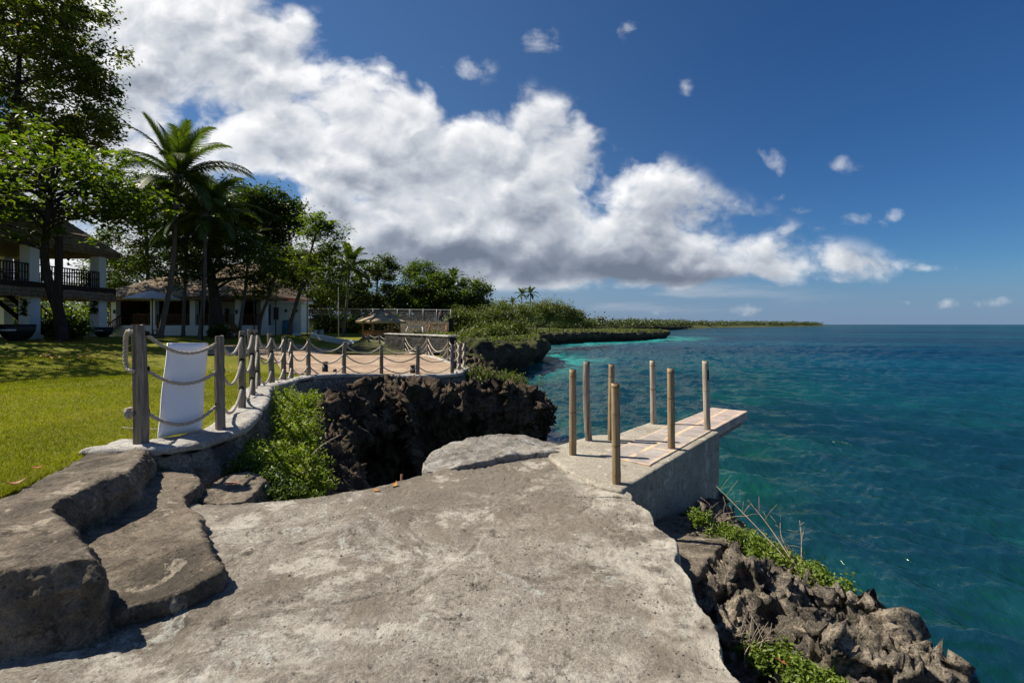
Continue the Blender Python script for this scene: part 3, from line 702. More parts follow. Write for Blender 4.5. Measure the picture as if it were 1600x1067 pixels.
PLAT = [(1.06, .9), (1.00, 1.6), (1.05, 2.05), (1.01, 2.3), (1.09, 2.55), (1.06, 2.8), (1.13, 3.05), (1.12, 3.3), (1.21, 3.55), (1.15, 3.85), (1.19, 4.1), (1.12, 4.4), (1.12, 4.6), (1.05, 4.9), (.95, 5.4), (.80, 5.95), (.35, 6.0), (-.3, 5.75), (-.85, 5.22), (-1.45, 4.66), (-2.05, 4.42), (-2.5, 4.32), (-2.95, 4.2), (-3.0, 3.4), (-2.8, 2.6), (-2.8, .9)]
slab(PLAT, 0.0, -0.62, 0.014, 1, disp_platform, 'platform', M['platform'])
# the same platform goes on behind the viewer
slab([(-7, -6), (1.1, -6), (1.08, .93), (-7, .93)], -0.015, -0.6, 0.07, 1, lambda c, n: c + n * (0.01 * fbm(c, 2, 3))[:, None], 'platform', M['platform'], per=3)

def disp_slab(a=1.0):
    def f(co, no):
        up = np.clip(no[:, 2], 0, 1)
        h = 0.035 * fbm(co, 1.4, 3, s=31) + 0.016 * fbm(co, 5, 4, .55, s=32) + 0.007 * ridged(co, 19, 3, .6, s=33)
        h += (1 - up) * (0.06 * fbm(co, 3.6, 5, .6, s=34) + 0.030 * ridged(co, 9, 3, .6, s=35))
        return co + no * (h * a)[:, None]
    return f
UP = [(-2.10, 2.50, .40), (-2.40, 2.36, .40), (-3.0, 2.22, .40), (-4.2, 2.05, .41), (-6.0, 1.9, .40), (-6.0, 2.7, .36), (-4.5, 3.0, .36), (-3.72, 3.42, .37), (-3.92, 4.1, .37), (-4.15, 4.9, .36), (-3.65, 4.86, .38), (-3.30, 4.4, .40), (-3.10, 3.98, .41), (-3.06, 3.6, .40),
      (-2.98, 3.22, .41), (-2.66, 2.96, .40), (-2.36, 2.72, .41)]
slab(UP, .4, -.25, 0.014, 1, disp_slab(1.05), 'rock_step', M['slab'], prof=((0, -.06), (.15, -.01), (.5, .01), (1, .14)))
MID = [(-1.70, 2.92, .12), (-1.74, 2.80, .11), (-1.90, 2.62, .10), (-2.2, 2.5, .1), (-2.9, 2.8, .12), (-3.35, 3.6, .13), (-3.6, 4.6, .16), (-3.42, 4.86, .16), (-3.10, 4.80, .15), (-2.82, 4.5, .14), (-2.76, 4.2, .12), (-2.42, 3.85, .10), (-2.16, 3.48, .13), (-1.86, 3.12, .13)]
slab(MID, .13, -.25, 0.014, 1, disp_slab(.9), 'rock_step', M['slab'], prof=((0, -.07), (.2, -.05), (.5, -.06), (1, -.04)))
SMALL = [(-2.45, 4.38, .0), (-2.75, 4.35, .02), (-2.95, 4.7, .04), (-2.92, 5.05, .05), (-2.62, 5.05, .04), (-2.45, 4.75, .02)]
slab(SMALL, .06, -.4, 0.018, 2, disp_slab(1.5), 'rock_step', M['slab'])
def disp_boulder(co, no):
    h = 0.05 * fbm(co, 2, 3, s=41) + 0.03 * fbm(co * np.array([1, 2.2, 3]), 4, 4, .55, s=42) + 0.010 * ridged(co, 16, 3, .6, s=43)
    return co + no * h[:, None]
BOU = [(-.92, 5.30, .00), (-.55, 5.36, .05), (-.1, 5.66, .06), (.35, 5.86, .05), (.64, 6.0, .02), (.62, 6.45, .0), (.25, 6.7, .03), (-.25, 6.5, .12), (-.75, 6.05, .13), (-1.02, 5.62, .04)]
slab(BOU, .1, -.6, 0.02, 3, disp_boulder, 'boulder', M['boulder'], kind=None)
tag(bpy.data.objects['boulder'], 'low whitish weathered boulder lying along the far edge of the concrete platform', 'boulder')

def disp_rmf(amp, f, octv, seed, zs=1.0, pit_a=0.0, pit_f=3.0, mod=None, wmin=.15, gain=.58, cup=0.0, cup_f=12.0):
    """ridged multifractal: sharp crests, hollows and pits of eroded coral limestone"""
    def fn(co, no):
        w = co * np.array([1, 1, zs]); w = w + .35 / f * np.stack([fbm(w, f * .8, 2, s=seed + k) for k in (1, 2, 3)], 1)
        h = 0; wg = 1.0; a = 1.0; ff = f
        for o in range(octv):
            r = np.clip(1 - 1.7 * np.abs(vnoise(w * ff + 9.1 * o, seed + 5 + o)), 0, 1) ** 2
            h = h + a * r * wg; wg = np.clip(r * 1.6 + wmin, 0, 1); a *= gain; ff *= 2.13
        h = amp * (h - .55)
        if pit_a: h = h - pit_a * np.clip((fbm(w, pit_f, 2, s=seed + 30) - .10) / .22, 0, 1)
        if cup: h = h - cup * np.clip(1 - 1.9 * worley(w, cup_f, seed + 40), 0, 1) - .6 * cup * np.clip(1 - 1.9 * worley(w, cup_f * 2.2, seed + 41), 0, 1)
        if mod is not None: h = h * mod(co)
        return co + no * h[:, None]
    return fn
def disp_ledge(co, no):
    t = np.clip((co[:, 2] + .95) / .3, 0, 1); g = lambda x, y, sx, sy: np.exp(-((co[:, 0] - x) / sx) ** 2 - ((co[:, 1] - y) / sy) ** 2)
    co = co.copy(); co[:, 2] += t * (.24 * g(1.75, 3.75, .40, .75) + .16 * g(2.1, 3.0, .35, .5) + .12 * g(2.3, 2.3, .35, .5) - .10 * g(1.6, 2.6, .35, .45) + .12 * g(2.2, 4.7, .4, .6) - .12 * g(1.1, 3, .12, 2))
    return disp_rmf(.17, 1.25, 2, 60, 1.0, .10, 2.2)(co, no)
LEDGE = [(.92, .9, -.62), (.94, 2.2, -.60), (.98, 3.2, -.55), (.98, 4.2, -.6), (1.0, 4.8, -.75), (1.3, 6.2, -.8), (1.5, 7.8, -.9), (2.4, 8.0, -1.0), (3.05, 7.3, -.95), (2.95, 6.5, -.85), (2.62, 5.6, -.72), (2.42, 5.05, -.60), (2.46, 4.6, -.52), (2.44, 4.1, -.45), (2.40, 3.6, -.47),
         (2.50, 3.25, -.5), (2.40, 2.9, -.42), (2.52, 2.6, -.50), (2.48, 2.0, -.5), (2.6, .9, -.5)]
slab(LEDGE, -.5, -4.6, 0.015, 1, disp_ledge, 'cliff_ledge', M['karst_near'], prof=((0, 0), (.06, .03), (.18, -.10), (.4, -.35), (.7, -.55), (1, -.4)), disp2=disp_rmf(.075, 5.5, 4, 64, 1.0, .09, 8.5, None, .6, .72, .055, 9.0))
# the hump of karst between platform and sea
HUMP = [(1.32, 1.2, -.42), (1.42, 2.2, -.40), (1.40, 2.9, -.36), (1.30, 3.3, -.30), (1.38, 3.8, -.32), (1.9, 4.0, -.40), (2.25, 3.6, -.36), (2.28, 3.0, -.34), (2.42, 2.4, -.36), (2.35, 1.2, -.4)]
FLATR = [(1.14, 3.75, -.34), (1.12, 4.45, -.42), (1.45, 5.2, -.50), (2.1, 5.55, -.58), (2.5, 5.6, -.64), (2.42, 5.05, -.56), (2.0, 4.55, -.46), (1.62, 4.05, -.38), (1.4, 3.75, -.34)]
slab(FLATR, -.45, -.95, 0.02, 2, disp_slab(.9), 'rock_shelf', M['slab'])
near_mod = lambda co: np.clip((co[:, 1] - 4.5) / 7, .22, 1)
MAIN = [(-6, 3.8, -.1), (-3.2, 4.6, -.25), (-2.6, 4.75, -.32), (-2.15, 5.3, -.55), (-2.15, 6.5, -.72), (-2.5, 8.0, -.78), (-3.2, 9.8, -.75), (-4.2, 11.6, -.62), (-4.6, 13.2, -.7), (-4.2, 14.8, -.72), (-3.2, 15.8, -.66), (-1.8, 16.6, -.64), (-.4, 17.8, -.95), (.4, 19.3, -1.35), (1.2, 21.0, -1.8), (1.75, 22.3, -2.3),
        (1.5, 23.3, -2.2), (.6, 24.6, -1.6), (-.6, 26.4, -1.1), (-1.8, 29, -.85), (-2.4, 34, -.8), (-6, 35, -.6), (-7, 28, -.7), (-7, 20, -.7), (-8, 14, -.7), (-7, 8, -.2)]
slab(MAIN, -.6, -5.6, 0.052, 1, disp_rmf(.62, .5, 2, 70, .6, .0, 1.0, mod=near_mod), 'cliff', M['karst'], prof=((0, 0), (.06, .18), (.16, .25), (.3, .0), (.48, -.55), (.65, -.9), (.8, -.45), (1, .3)), disp2=disp_rmf(.30, 1.7, 4, 76, .6, .24, 2.6, near_mod, .45, .68, .14, 2.8))

def coast_band(name, pts, top, step, seed, amp, mat):
    pl = catmull([Vector((x, y, 0)) for x, y in pts], 40)
    L = [0]
    for a, b in zip(pl[:-1], pl[1:]): L.append(L[-1] + (b - a).length)
    S = np.arange(0, L[-1], step); Lx = np.array(L)
    X = np.interp(S, Lx, [p.x for p in pl]); Y = np.interp(S, Lx, [p.y for p in pl])
    tx = np.gradient(X); ty = np.gradient(Y); n = np.hypot(tx, ty); nx, ny = ty / n, -tx / n
    prof = [(-9, .25), (-6.5, .2), (-4.5, .12), (-3, .05), (-2, 0), (-1.2, -.1), (-.6, -.25), (-.15, -.5), (.1, -.9), (.2, -1.3), (.1, -1.7), (-.2, -2.1), (-.7, -2.5), (-1.2, -2.9), (-1.5, -3.3), (-1.6, -3.8), (-1.6, -4.8)]
    pt = np.linspace(0, len(prof) - 1, 46); off = np.interp(pt, range(len(prof)), [p[0] for p in prof]); dz = np.interp(pt, range(len(prof)), [p[1] for p in prof])
    inw = np.stack([X, Y], 1)
    zl = land_np(X - 3 * nx, Y - 3 * ny) if top is None else np.full(X.shape, top)
    PX = X[:, None] + nx[:, None] * off; PY = Y[:, None] + ny[:, None] * off; PZ = zl[:, None] + dz
    PZ = np.maximum(PZ, -5.5)
    P = np.stack([PX.ravel(), PY.ravel(), PZ.ravel()], 1)
    w = P + .6 * np.stack([fbm(P, .5, 2, s=seed + k) for k in (1, 2, 3)], 1)
    h = amp * (1.1 * fbm(w, .28, 3, s=seed) + .55 * ridged(w, .8, 4, .6, s=seed + 5) - .5 * np.clip(1 - 1.4 * worley(w, .8, seed), 0, 1))
    N = np.stack([np.repeat(nx[:, None], len(off), 1).ravel(), np.repeat(ny[:, None], len(off), 1).ravel(), np.full(P.shape[0], .5)], 1)
    k = np.repeat(np.clip((off + 9) / 7, 0.0, 1)[None], len(X), 0).ravel()
    P = P + N * (h * k)[:, None]
    a, c = PX.shape; idx = np.arange(a * c).reshape(a, c)
    q = np.stack([idx[:-1, :-1], idx[1:, :-1], idx[1:, 1:], idx[:-1, 1:]], -1).reshape(-1, 4)
    structure(np_obj(name, P, q, mat))
coast_band('cliff', [(-1.8, 29)] + COAST[:8], None, .28, 90, .8, M['karst_far'])
coast_band('cliff', COAST[6:16], None, .6, 95, 1.0, M['karst_far'])
coast_band('cliff', COAST[15:], None, 4.0, 99, 1.4, M['karst_far'])

# terrace of brick paving
def conform_sheet(name, outline, lift, mat, cut=0.8):
    bm = bmesh.new(); bm.faces.new([bm.verts.new((x, y, 0)) for x, y in outline])
    xs = [p[0] for p in outline]; ys = [p[1] for p in outline]
    for ax, lo, hi in ((0, min(xs), max(xs)), (1, min(ys), max(ys))):
        t = lo + cut
        while t < hi:
            n = (1, 0, 0) if ax == 0 else (0, 1, 0); c = (t, 0, 0) if ax == 0 else (0, t, 0)
            bmesh.ops.bisect_plane(bm, geom=bm.verts[:] + bm.edges[:] + bm.faces[:], plane_co=c, plane_no=n)
            t += cut
    for v in bm.verts: v.co.z = land(v.co.x, v.co.y) + lift
    bmesh.ops.recalc_face_normals(bm, faces=bm.faces)
    me = bpy.data.meshes.new(name); bm.to_mesh(me); bm.free(); me.materials.append(mat)
    if me.polygons[0].normal.z < 0: me.flip_normals()
    o = bpy.data.objects.new(name, me); COL.objects.link(o); return structure(o)
TER = [(p[0], p[1]) for p in POSTS[8:18]]
TER = [(-6.0, 14.3), (-5.55, 15.9), (-4.68, 17.2), (-3.34, 17.05), (-2.2, 17.5), (-2.1, 18.8), (-2.05, 20.2), (-2.55, 21.8), (-3.05, 22.9), (-4.85, 27.5), (-7.1, 31.8), (-9.5, 31.5), (-12.5, 31), (-15.5, 30.5), (-17.5, 28), (-17.5, 25), (-12.5, 22.8), (-9.5, 19.5), (-7.6, 16.2)]
conform_sheet('terrace', TER, .055, M['brick'], .6)
# ------------------------------------------------------------------ retaining wall, fences, jetty
def sweep(path, prof, z=None):
    """profile (offset to the right of the path, height) swept along path points"""
    V = []; n = len(path)
    for i, p in enumerate(path):
        t = path[min(i + 1, n - 1)] - path[max(i - 1, 0)]; t.z = 0; t.normalize(); nr = Vector((t.y, -t.x, 0))
        V += [p + nr * o + Vector((0, 0, h)) for o, h in prof]
    return V
def closed_sweep(path, prof):
    V = sweep(path, prof); k = len(prof); n = len(path)
    fs = [(i * k + j, i * k + (j + 1) % k, (i + 1) * k + (j + 1) % k, (i + 1) * k + j) for i in range(n - 1) for j in range(k)]
    fs += [tuple(range(k - 1, -1, -1)), tuple(range((n - 1) * k, n * k))]
    return V, fs
def rough_sweep(name, path, prof, voxel, amp, mat, parent, smooth=2):
    V, fs = closed_sweep(path, prof)
    co, no, q = remesh(V, fs, voxel, smooth)
    h = amp * (fbm(co, 2.2, 3, s=111) + .6 * fbm(co, 8, 3, s=112))
    return np_obj(name, co + no * h[:, None], q, mat, parent)
wall = thing('retaining_wall', (-4, 9, 0), 'rubble stone retaining wall with whitish coping under the rope fence', 'wall')
line1 = [Vector((-4.15, 4.93, .40)), Vector((-3.95, 4.92, .40)), Vector((-3.62, 5.06, .39)), Vector((-3.42, 5.4, .39)), Vector((-3.46, 5.9, .41))] + [Vector((p[0] + .02, p[1], p[2])) for p in POSTS[2:9]]
line1 = catmull(line1, 6)
rough_sweep('coping', line1, [(-.17, -.10), (-.17, 0), (.22, 0), (.27, -.04), (.23, -.11)], .020, .03, M['curb'], wall)
line2 = catmull([Vector((p[0], p[1], p[2])) for p in POSTS[8:16]], 6)
rough_sweep('coping', line2, [(-.17, -.12), (-.17, .02), (.22, .02), (.22, -.12)], .045, .012, M['curb'], wall)
rough_sweep('stone_face', line1, [(-.15, -.11), (.21, -.11), (.34, -.45), (.42, -.95), (-.15, -.95)], .022, .10, M['slab'], wall)
rough_sweep('stone_face', line2, [(-.15, -.12), (.20, -.12), (.26, -.35), (.34, -1.0), (-.15, -1.0)], .05, .06, M['stone'], wall)
line3 = catmull([Vector((p[0], p[1], p[2])) for p in POSTS[15:22]], 6)
rough_sweep('coping', line3, [(-.18, -.3), (-.18, .05), (.2, .05), (.3, -.3)], .06, .02, M['curb'], wall)

# upper terrace wall, low white wall
uw = thing('terrace_wall', (-6, 30, -.2), 'stone wall coloured dark as in shade, with pale coping behind the brick terrace', 'wall')
wl = catmull([Vector((-3.35, 27.4, -.35)), Vector((-5.2, 30.2, -.35)), Vector((-8.9, 34.5, -.35))], 5)
rough_sweep('stone_face', wl, [(-.25, -1.6), (-.25, 1.2), (.25, 1.2), (.35, -1.6)], .09, .07, M['stone_shaded'], uw)
rough_sweep('coping', wl, [(-.3, 1.2), (-.3, 1.33), (.3, 1.33), (.3, 1.2)], .07, .02, M['curb'], uw)
lw = MB(); pw = catmull([Vector((-12.3, 38.5, land(-12.3, 38.5) - .2)), Vector((-14.5, 40.2, land(-14.5, 40) - .2)), Vector((-17.2, 41.5, land(-17, 41.5) - .2))], 4)
lw.add(*closed_sweep(pw, [(-.2, 0), (-.2, .62), (.2, .62), (.2, 0)]))
tag(lw.build('low_wall', M['white']), 'low white garden wall across the lawn left of the thatched gazebo', 'wall')

def post_mesh(h, r, seed, chamfer=.01, seg=10, square=.35, lean=(0, 0)):
    m = MB(); rg = random.Random(seed); n = 7; vs = []
    for i in range(n):
        t = i / (n - 1); z = h * t
        for k in range(seg):
            a = 2 * math.pi * k / seg + seed
            q = 1 / max(abs(math.cos(a)), abs(math.sin(a))); rr = r * ((1 - square) + square * min(q, 1.25)) * (1.06 - .12 * t) * (1 + rg.uniform(-.045, .045))
            if i == n - 1: rr *= .94
            vs.append((rr * math.cos(a) + lean[0] * t * t * h + .006 * math.sin(3 * t + seed), rr * math.sin(a) + lean[1] * t * h, z + (rg.uniform(-.01, .006) if i == n - 1 else 0)))
    fs = [(i * seg + k, i * seg + (k + 1) % seg, (i + 1) * seg + (k + 1) % seg, (i + 1) * seg + k) for i in range(n - 1) for k in range(seg)]
    fs += [tuple(range(seg - 1, -1, -1)), tuple(range((n - 1) * seg, n * seg))]
    return m.add(vs, fs)
def rope_path(a, b, sag, n=18):
    a, b = Vector(a), Vector(b)
    return [a.lerp(b, t / n) + Vector((0, 0, -4 * sag * (t / n) * (1 - t / n))) for t in range(n + 1)]
def twisted(mb, pts, r, strands=3, pitch=.16, seg=6):
    P = [Vector(p) for p in pts]
    L = [0]
    for a, b in zip(P[:-1], P[1:]): L.append(L[-1] + (b - a).length)
    n = max(8, int(L[-1] / (pitch / 7)))
    S = np.linspace(0, L[-1], n); A = np.array(P)
    C = [Vector(np.array([np.interp(s, L, A[:, k]) for k in range(3)])) for s in S]
    x = (C[1] - C[0]).orthogonal().normalized(); fr = []
    for i in range(n):
        t = (C[min(i + 1, n - 1)] - C[max(i - 1, 0)]).normalized(); x = (x - t * x.dot(t)).normalized(); fr.append((x.copy(), t.cross(x)))
    for k in range(strands):
        path = []
        for i in range(n):
            a = 2 * math.pi * (S[i] / pitch + k / strands)
            path.append(C[i] + (fr[i][0] * math.cos(a) + fr[i][1] * math.sin(a)) * r * .52)
        mb.tube(path, r * .56, seg)
    return mb
FR = (.925, .62, .255)
def hole_mb(p, tdir, r):
    n = Vector((tdir.y, -tdir.x, 0))
    m = MB(); c = Vector(p)
    m.tube([c - Vector((tdir.x, tdir.y, 0)) * (r + .004), c + Vector((tdir.x, tdir.y, 0)) * (r + .004)], .03, 8)
    return m
def rope_fence(label, idxs, near, sagf, rr):
    ps = [POSTS[i] for i in idxs]
    root = thing('rope_fence', (ps[0][0], ps[0][1], ps[0][2]), label, 'fence')
    for j, p in enumerate(ps):
        if j == 0 and idxs[0] != 0: continue          # the shared corner post belongs to the fence before it
        m = post_mesh(p[3] + .12, p[4], idxs[j] * 1.7 + .3, lean=(random.uniform(-.035, .035), random.uniform(-.02, .02)))
        po = np_obj('post', np.array([(v[0] + p[0], v[1] + p[1], v[2] + p[2] - .12) for v in m.v]), m.f, M['greywood'], root, False)
        if near and idxs[j] < 6:
            q = ps[min(j + 1, len(ps) - 1)]; o = ps[max(j - 1, 0)]
            d = Vector((q[0] - o[0], q[1] - o[1])).normalized()
            for f in FR:
                ho = hole_mb((p[0], p[1], p[2] + p[3] * f), d, p[4] * 1.02).build('rope_hole', M['hole'], None)
                ho.parent = po; ho.matrix_parent_inverse = Matrix.Translation(-root.location)
    for j in range(len(ps) - 1):
        a, b = ps[j], ps[j + 1]
        D = Vector((b[0] - a[0], b[1] - a[1], 0)); L = D.length; D.normalize()
        for f in FR:
            s = sagf * L * random.uniform(.85, 1.15)
            pa = Vector((a[0], a[1], a[2] + a[3] * f)) + D * a[4] * .6; pb = Vector((b[0], b[1], b[2] + b[3] * f)) - D * b[4] * .6
            m = MB()
            if near and idxs[j] < 5: twisted(m, rope_path(pa, pb, s, 20), rr)
            else: m.tube(rope_path(pa, pb, s, 14), rr, 6)
            m.build('rope', M['rope'], root, True)
    return root
f1 = rope_fence('grey wooden posts and sagging ropes along the lawn edge beside the white board', list(range(0, 9)), True, .20, .019)
# the rope end hanging at the first post, and the knot below it
p = POSTS[0]; z0, h0 = p[2], p[3]
m = MB(); c0 = Vector((p[0], p[1], 0))
loop = [c0 + Vector((-.02, -.09, z0 + h0 * .93)), c0 + Vector((-.07, -.075, z0 + h0 * .945)), c0 + Vector((-.115, -.05, z0 + h0 * .90)), c0 + Vector((-.12, -.05, z0 + h0 * .80)), c0 + Vector((-.115, -.055, z0 + h0 * .70)), c0 + Vector((-.095, -.065, z0 + h0 * .635)), c0 + Vector((-.05, -.085, z0 + h0 * .615)), c0 + Vector((.0, -.09, z0 + h0 * .61))]
twisted(m, catmull(loop, 5), .022, 3, .12); m.build('rope', M['rope'], f1, True)
m = MB()
kn = c0 + Vector((-.10, -.03, z0 + h0 * .245))
ring = [kn + Vector((.012 * math.cos(a * 1.7), .045 * math.cos(a), .045 * math.sin(a))) for a in np.linspace(0, 2 * math.pi * 1.4, 16)]
twisted(m, ring, .022, 3, .12); m.tube([kn + Vector((-.035, 0, 0)), kn + Vector((.06, 0, 0.0))], [.028, .04], 8); m.build('knot', M['rope'], f1, True)
f2 = rope_fence('dark posts and three rows of rope round the brick terrace above the cliff', list(range(8, 16)), False, .16, .021)
f3 = rope_fence('posts and white ropes running back behind the terrace towards the gazebo', list(range(15, 23)), False, .13, .021)

# blank white board leaning behind the ropes
bm_ = MB(); TL, TR, BR, BL = Vector((-3.716, 5.227, 1.40)), Vector((-3.507, 5.584, 1.385)), Vector((-3.54, 5.53, .385)), Vector((-3.767, 5.146, .385))
nrm = Vector((-.86, .51, 0)); nu, nv = 8, 14; vs = []
for s in (0, .018):
    for j in range(nv + 1):
        for i in range(nu + 1):
            a, b = i / nu, j / nv
            q = (BL.lerp(BR, a)).lerp(TL.lerp(TR, a), b)
            bow = .022 * math.sin(math.pi * a) - .010 * math.sin(math.pi * 3 * b) + .014
            vs.append(q + nrm * (s + .0 + bow))
W_ = nu + 1; H_ = (nu + 1) * (nv + 1); fs = []
for j in range(nv):
    for i in range(nu):
        a = j * W_ + i; fs += [(a, a + 1, a + W_ + 1, a + W_), (H_ + a, H_ + a + W_, H_ + a + W_ + 1, H_ + a + 1)]
ed = [j * W_ for j in range(nv + 1)] + [nv * W_ + i for i in range(1, W_)] + [j * W_ + nu for j in range(nv - 1, -1, -1)] + list(range(nu - 1, 0, -1))
fs += [(a, b, b + H_, a + H_) for a, b in zip(ed, ed[1:] + ed[:1])]
bm_.add(vs, fs); tag(bm_.build('blank_board', M['board'], None, True), 'blank white board leaning behind the fence ropes at the lawn corner', 'board')
m = MB(); m.tube(rope_path(BL + Vector((-.46, .10, .10)), BL + Vector((.0, .13, .09)), .02, 8), .006, 5)
tag(m.build('thin_cord', M['rope'], None, True), 'thin pale cord tied across behind the foot of the white board', 'cord')

# jetty: s along its axis, w to the left
JA, JB, JO = Vector((.625, .78, 0)), Vector((-.78, .625, 0)), Vector((1.08, 4.66, 0))
def J(s, w, z=0.0): return JO + JA * s + JB * w + Vector((0, 0, z))
jet = thing('jetty', J(1.5, .5, 0), 'pale concrete jetty block with a faded painted plank reaching over the sea', 'jetty')
out = ccw([J(*q) for q in [(-.10, -.02), (.02, -.02), (3.1, -.02), (3.12, 1.06), (2.0, 1.09), (1.75, 1.33), (.9, 1.42), (.45, 1.2), (.1, .7), (-.12, .2)]])
fine = []
for a, b in zip(out, out[1:] + out[:1]):
    k = max(1, int((b - a).length / .06)); fine += [a.lerp(b, t / k) for t in range(k)]
V, fs = loft([[q + Vector((0, 0, -1.02)) for q in fine], [q + Vector((0, 0, -.5)) for q in fine], [q + Vector((0, 0, .035)) for q in fine]])
co, no, q = remesh(V, fs, .02, 1)
side = 1 - np.clip(np.abs(no[:, 2]), 0, 1)
co = co + no * (.006 * fbm(co, 2.5, 3, s=131) + .006 * side * fbm(co, 7, 3, s=132) + side * .05 * np.clip((-.55 - co[:, 2]) / .4, 0, 1) * fbm(co, 4, 3, s=134))[:, None]
np_obj('concrete_block', co, q, M['jetty'], jet)
M['plank'] = None
def mat_plank():
    m, nt, b, P = new_mat('faded_painted_deck')
    R = mapping(nt, vmath(nt, 'SUBTRACT', P, tuple(JO - Vector(jet.location))), rot=(0, 0, -math.atan2(JA.y, JA.x)))
    sp = nt.nodes.new('ShaderNodeSeparateXYZ'); nt.links.new(R, sp.inputs[0])
    s, w, _ = sp.outputs
    n1 = noise(nt, P, 3.2, 7, .7, .4); n2 = noise(nt, P, 16, 6, .7)
    c = mixc(nt, mapr(nt, n1, .38, .62), (.25, .22, .20), (.36, .325, .29))
    c = mixc(nt, mapr(nt, n2, .45, .68, 0, .6), c, (.22, .185, .16))
    pink = math_(nt, 'MULTIPLY', mapr(nt, s, 2.4, 3.6), mapr(nt, n1, .36, .6))
    c = mixc(nt, math_(nt, 'MULTIPLY', pink, .30), c, (.46, .27, .22))
    def line(v, at, hw): return mapr(nt, math_(nt, 'ABSOLUTE', math_(nt, 'SUBTRACT', v, at)), hw * .7, hw, 1, 0)
    l = line(w, .39, .03)
    for a in (.82, 1.55, 2.4, 3.25, 3.9, 4.55, 5.0): l = math_(nt, 'MAXIMUM', l, math_(nt, 'MULTIPLY', line(s, a, .028), .7))
    for a in (.11, .69): l = math_(nt, 'MAXIMUM', l, math_(nt, 'MULTIPLY', line(w, a, .02), .6))
    l = math_(nt, 'MULTIPLY', l, mapr(nt, noise(nt, P, 7, 6, .7), .34, .56))
    c = mixc(nt, math_(nt, 'MULTIPLY', l, .85), c, (.66, .46, .27))
    nt.links.new(c, b.inputs['Base Color']); b.inputs['Roughness'].default_value = .85
    nt.links.new(bump(nt, n2, .3, .01), b.inputs['Normal'])
    return m
M['plank'] = mat_plank()
m = MB(); c = [J(.8, .08), J(3.13, .08), J(3.13, .70), J(.8, .70)]
m.add([q + Vector((0, 0, z)) for z in (.030, .049) for q in c], [(3, 2, 1, 0), (4, 5, 6, 7), (0, 1, 5, 4), (1, 2, 6, 5), (2, 3, 7, 6), (3, 0, 4, 7)])
m.build('deck_panel', M['plank'], jet)
m = MB(); c = [J(3.133, .07), J(5.08, .05), J(5.08, .66), J(3.133, .70)]
m.add([q + Vector((0, 0, z)) for z in (-.085, .048) for q in c], [(3, 2, 1, 0), (4, 5, 6, 7), (0, 1, 5, 4), (1, 2, 6, 5), (2, 3, 7, 6), (3, 0, 4, 7)])
m.build('plank', M['plank'], jet)
for w in (.14, .58): MB().bar(J(2.9, w, -.13), J(5.0, w, -.13), .07, .085).build('plank_beam', M['greywood'], jet)

def bamboo(name, base, h, r, mat, label, nodes, seed, lean=(0, 0), slot=False, bend=0.0):
    root = thing(name, base, label, 'post', 'posts on the jetty')
    rg = random.Random(seed); pts = []; rad = []
    zs = sorted(set([0, h] + [h * t for t in np.linspace(0, 1, 25)]))
    for z in zs:
        t = z / h; rr = r * (1.04 - .07 * t) * (1 + rg.uniform(-.008, .008))
        for nz in nodes: rr *= 1 + .07 * math.exp(-((z - nz) / .012) ** 2)
        pts.append(Vector(base) + Vector((lean[0] * t + bend * math.sin(t * 3.0), lean[1] * t, z - .03))); rad.append(rr)
    m = MB(); m.tube(pts, rad, 14); m.build('stem', mat, root, True)
    # hollow top
    m = MB(); tp = pts[-1]; m.tube([tp + Vector((0, 0, .0015)), tp + Vector((0, 0, .004))], [r * .72, r * .72], 12); m.build('hollow', M['hole'], root)
    for nz in nodes:
        t = nz / h; cc = Vector(base) + Vector((lean[0] * t + bend * math.sin(t * 3.0), lean[1] * t, nz - .03))
        m = MB(); m.tube([cc + Vector((0, 0, -.008)), cc, cc + Vector((0, 0, .008))], [r * 1.0, r * 1.10, r * 1.0], 14, False); m.build('node_ring', M['node'], root, True)
    if slot:
        m = MB(); cc = Vector(base) + Vector((-.008, -r * .93, h * .78)); m.box(cc, (.022, .02, .15)); m.build('slot', M['hole'], root)
    return root
JZ = .03
bamboo('bamboo_post', (.73, 5.80, JZ), 1.06, .042, M['bamboo'], 'orange-brown bamboo post at the landward left corner of the jetty by the boulder', [.18, .55, .98], 1)
bamboo('driftwood_post', (1.04, 6.53, JZ), 1.10, .046, M['greywood'], 'grey crooked driftwood post on the left edge of the jetty', [], 2, (-.03, 0), False, -.018)
bamboo('bamboo_post', (1.34, 6.56, JZ), 1.06, .040, M['bamboo'], 'slim brown bamboo post on the left jetty edge half hidden by the nearest post', [.14, .52, .9], 3, (.012, 0))
bamboo('bamboo_post', (1.03, 4.76, JZ), 1.02, .041, M['bamboo'], 'nearest bamboo post standing at the landward right corner of the jetty', [.12, .41, .72, .99], 4, (-.012, 0))
bamboo('bamboo_post', (2.23, 7.62, JZ), 1.03, .043, M['bamboogrey'], 'pale grey bamboo post at the far left corner of the jetty', [.22, .58, .95], 5, (-.015, 0))
bamboo('bamboo_post', (2.00, 6.06, JZ), 1.05, .044, M['bamboo'], 'brown bamboo post in the middle of the right jetty edge', [.07, .35, .68, 1.0], 6, (-.01, 0))
bamboo('bamboo_post', (2.89, 7.15, JZ), 1.06, .047, M['bamboogrey'], 'pale grey bamboo post with a dark slot at the seaward right corner', [.05, .62], 7, (-.03, 0), True)

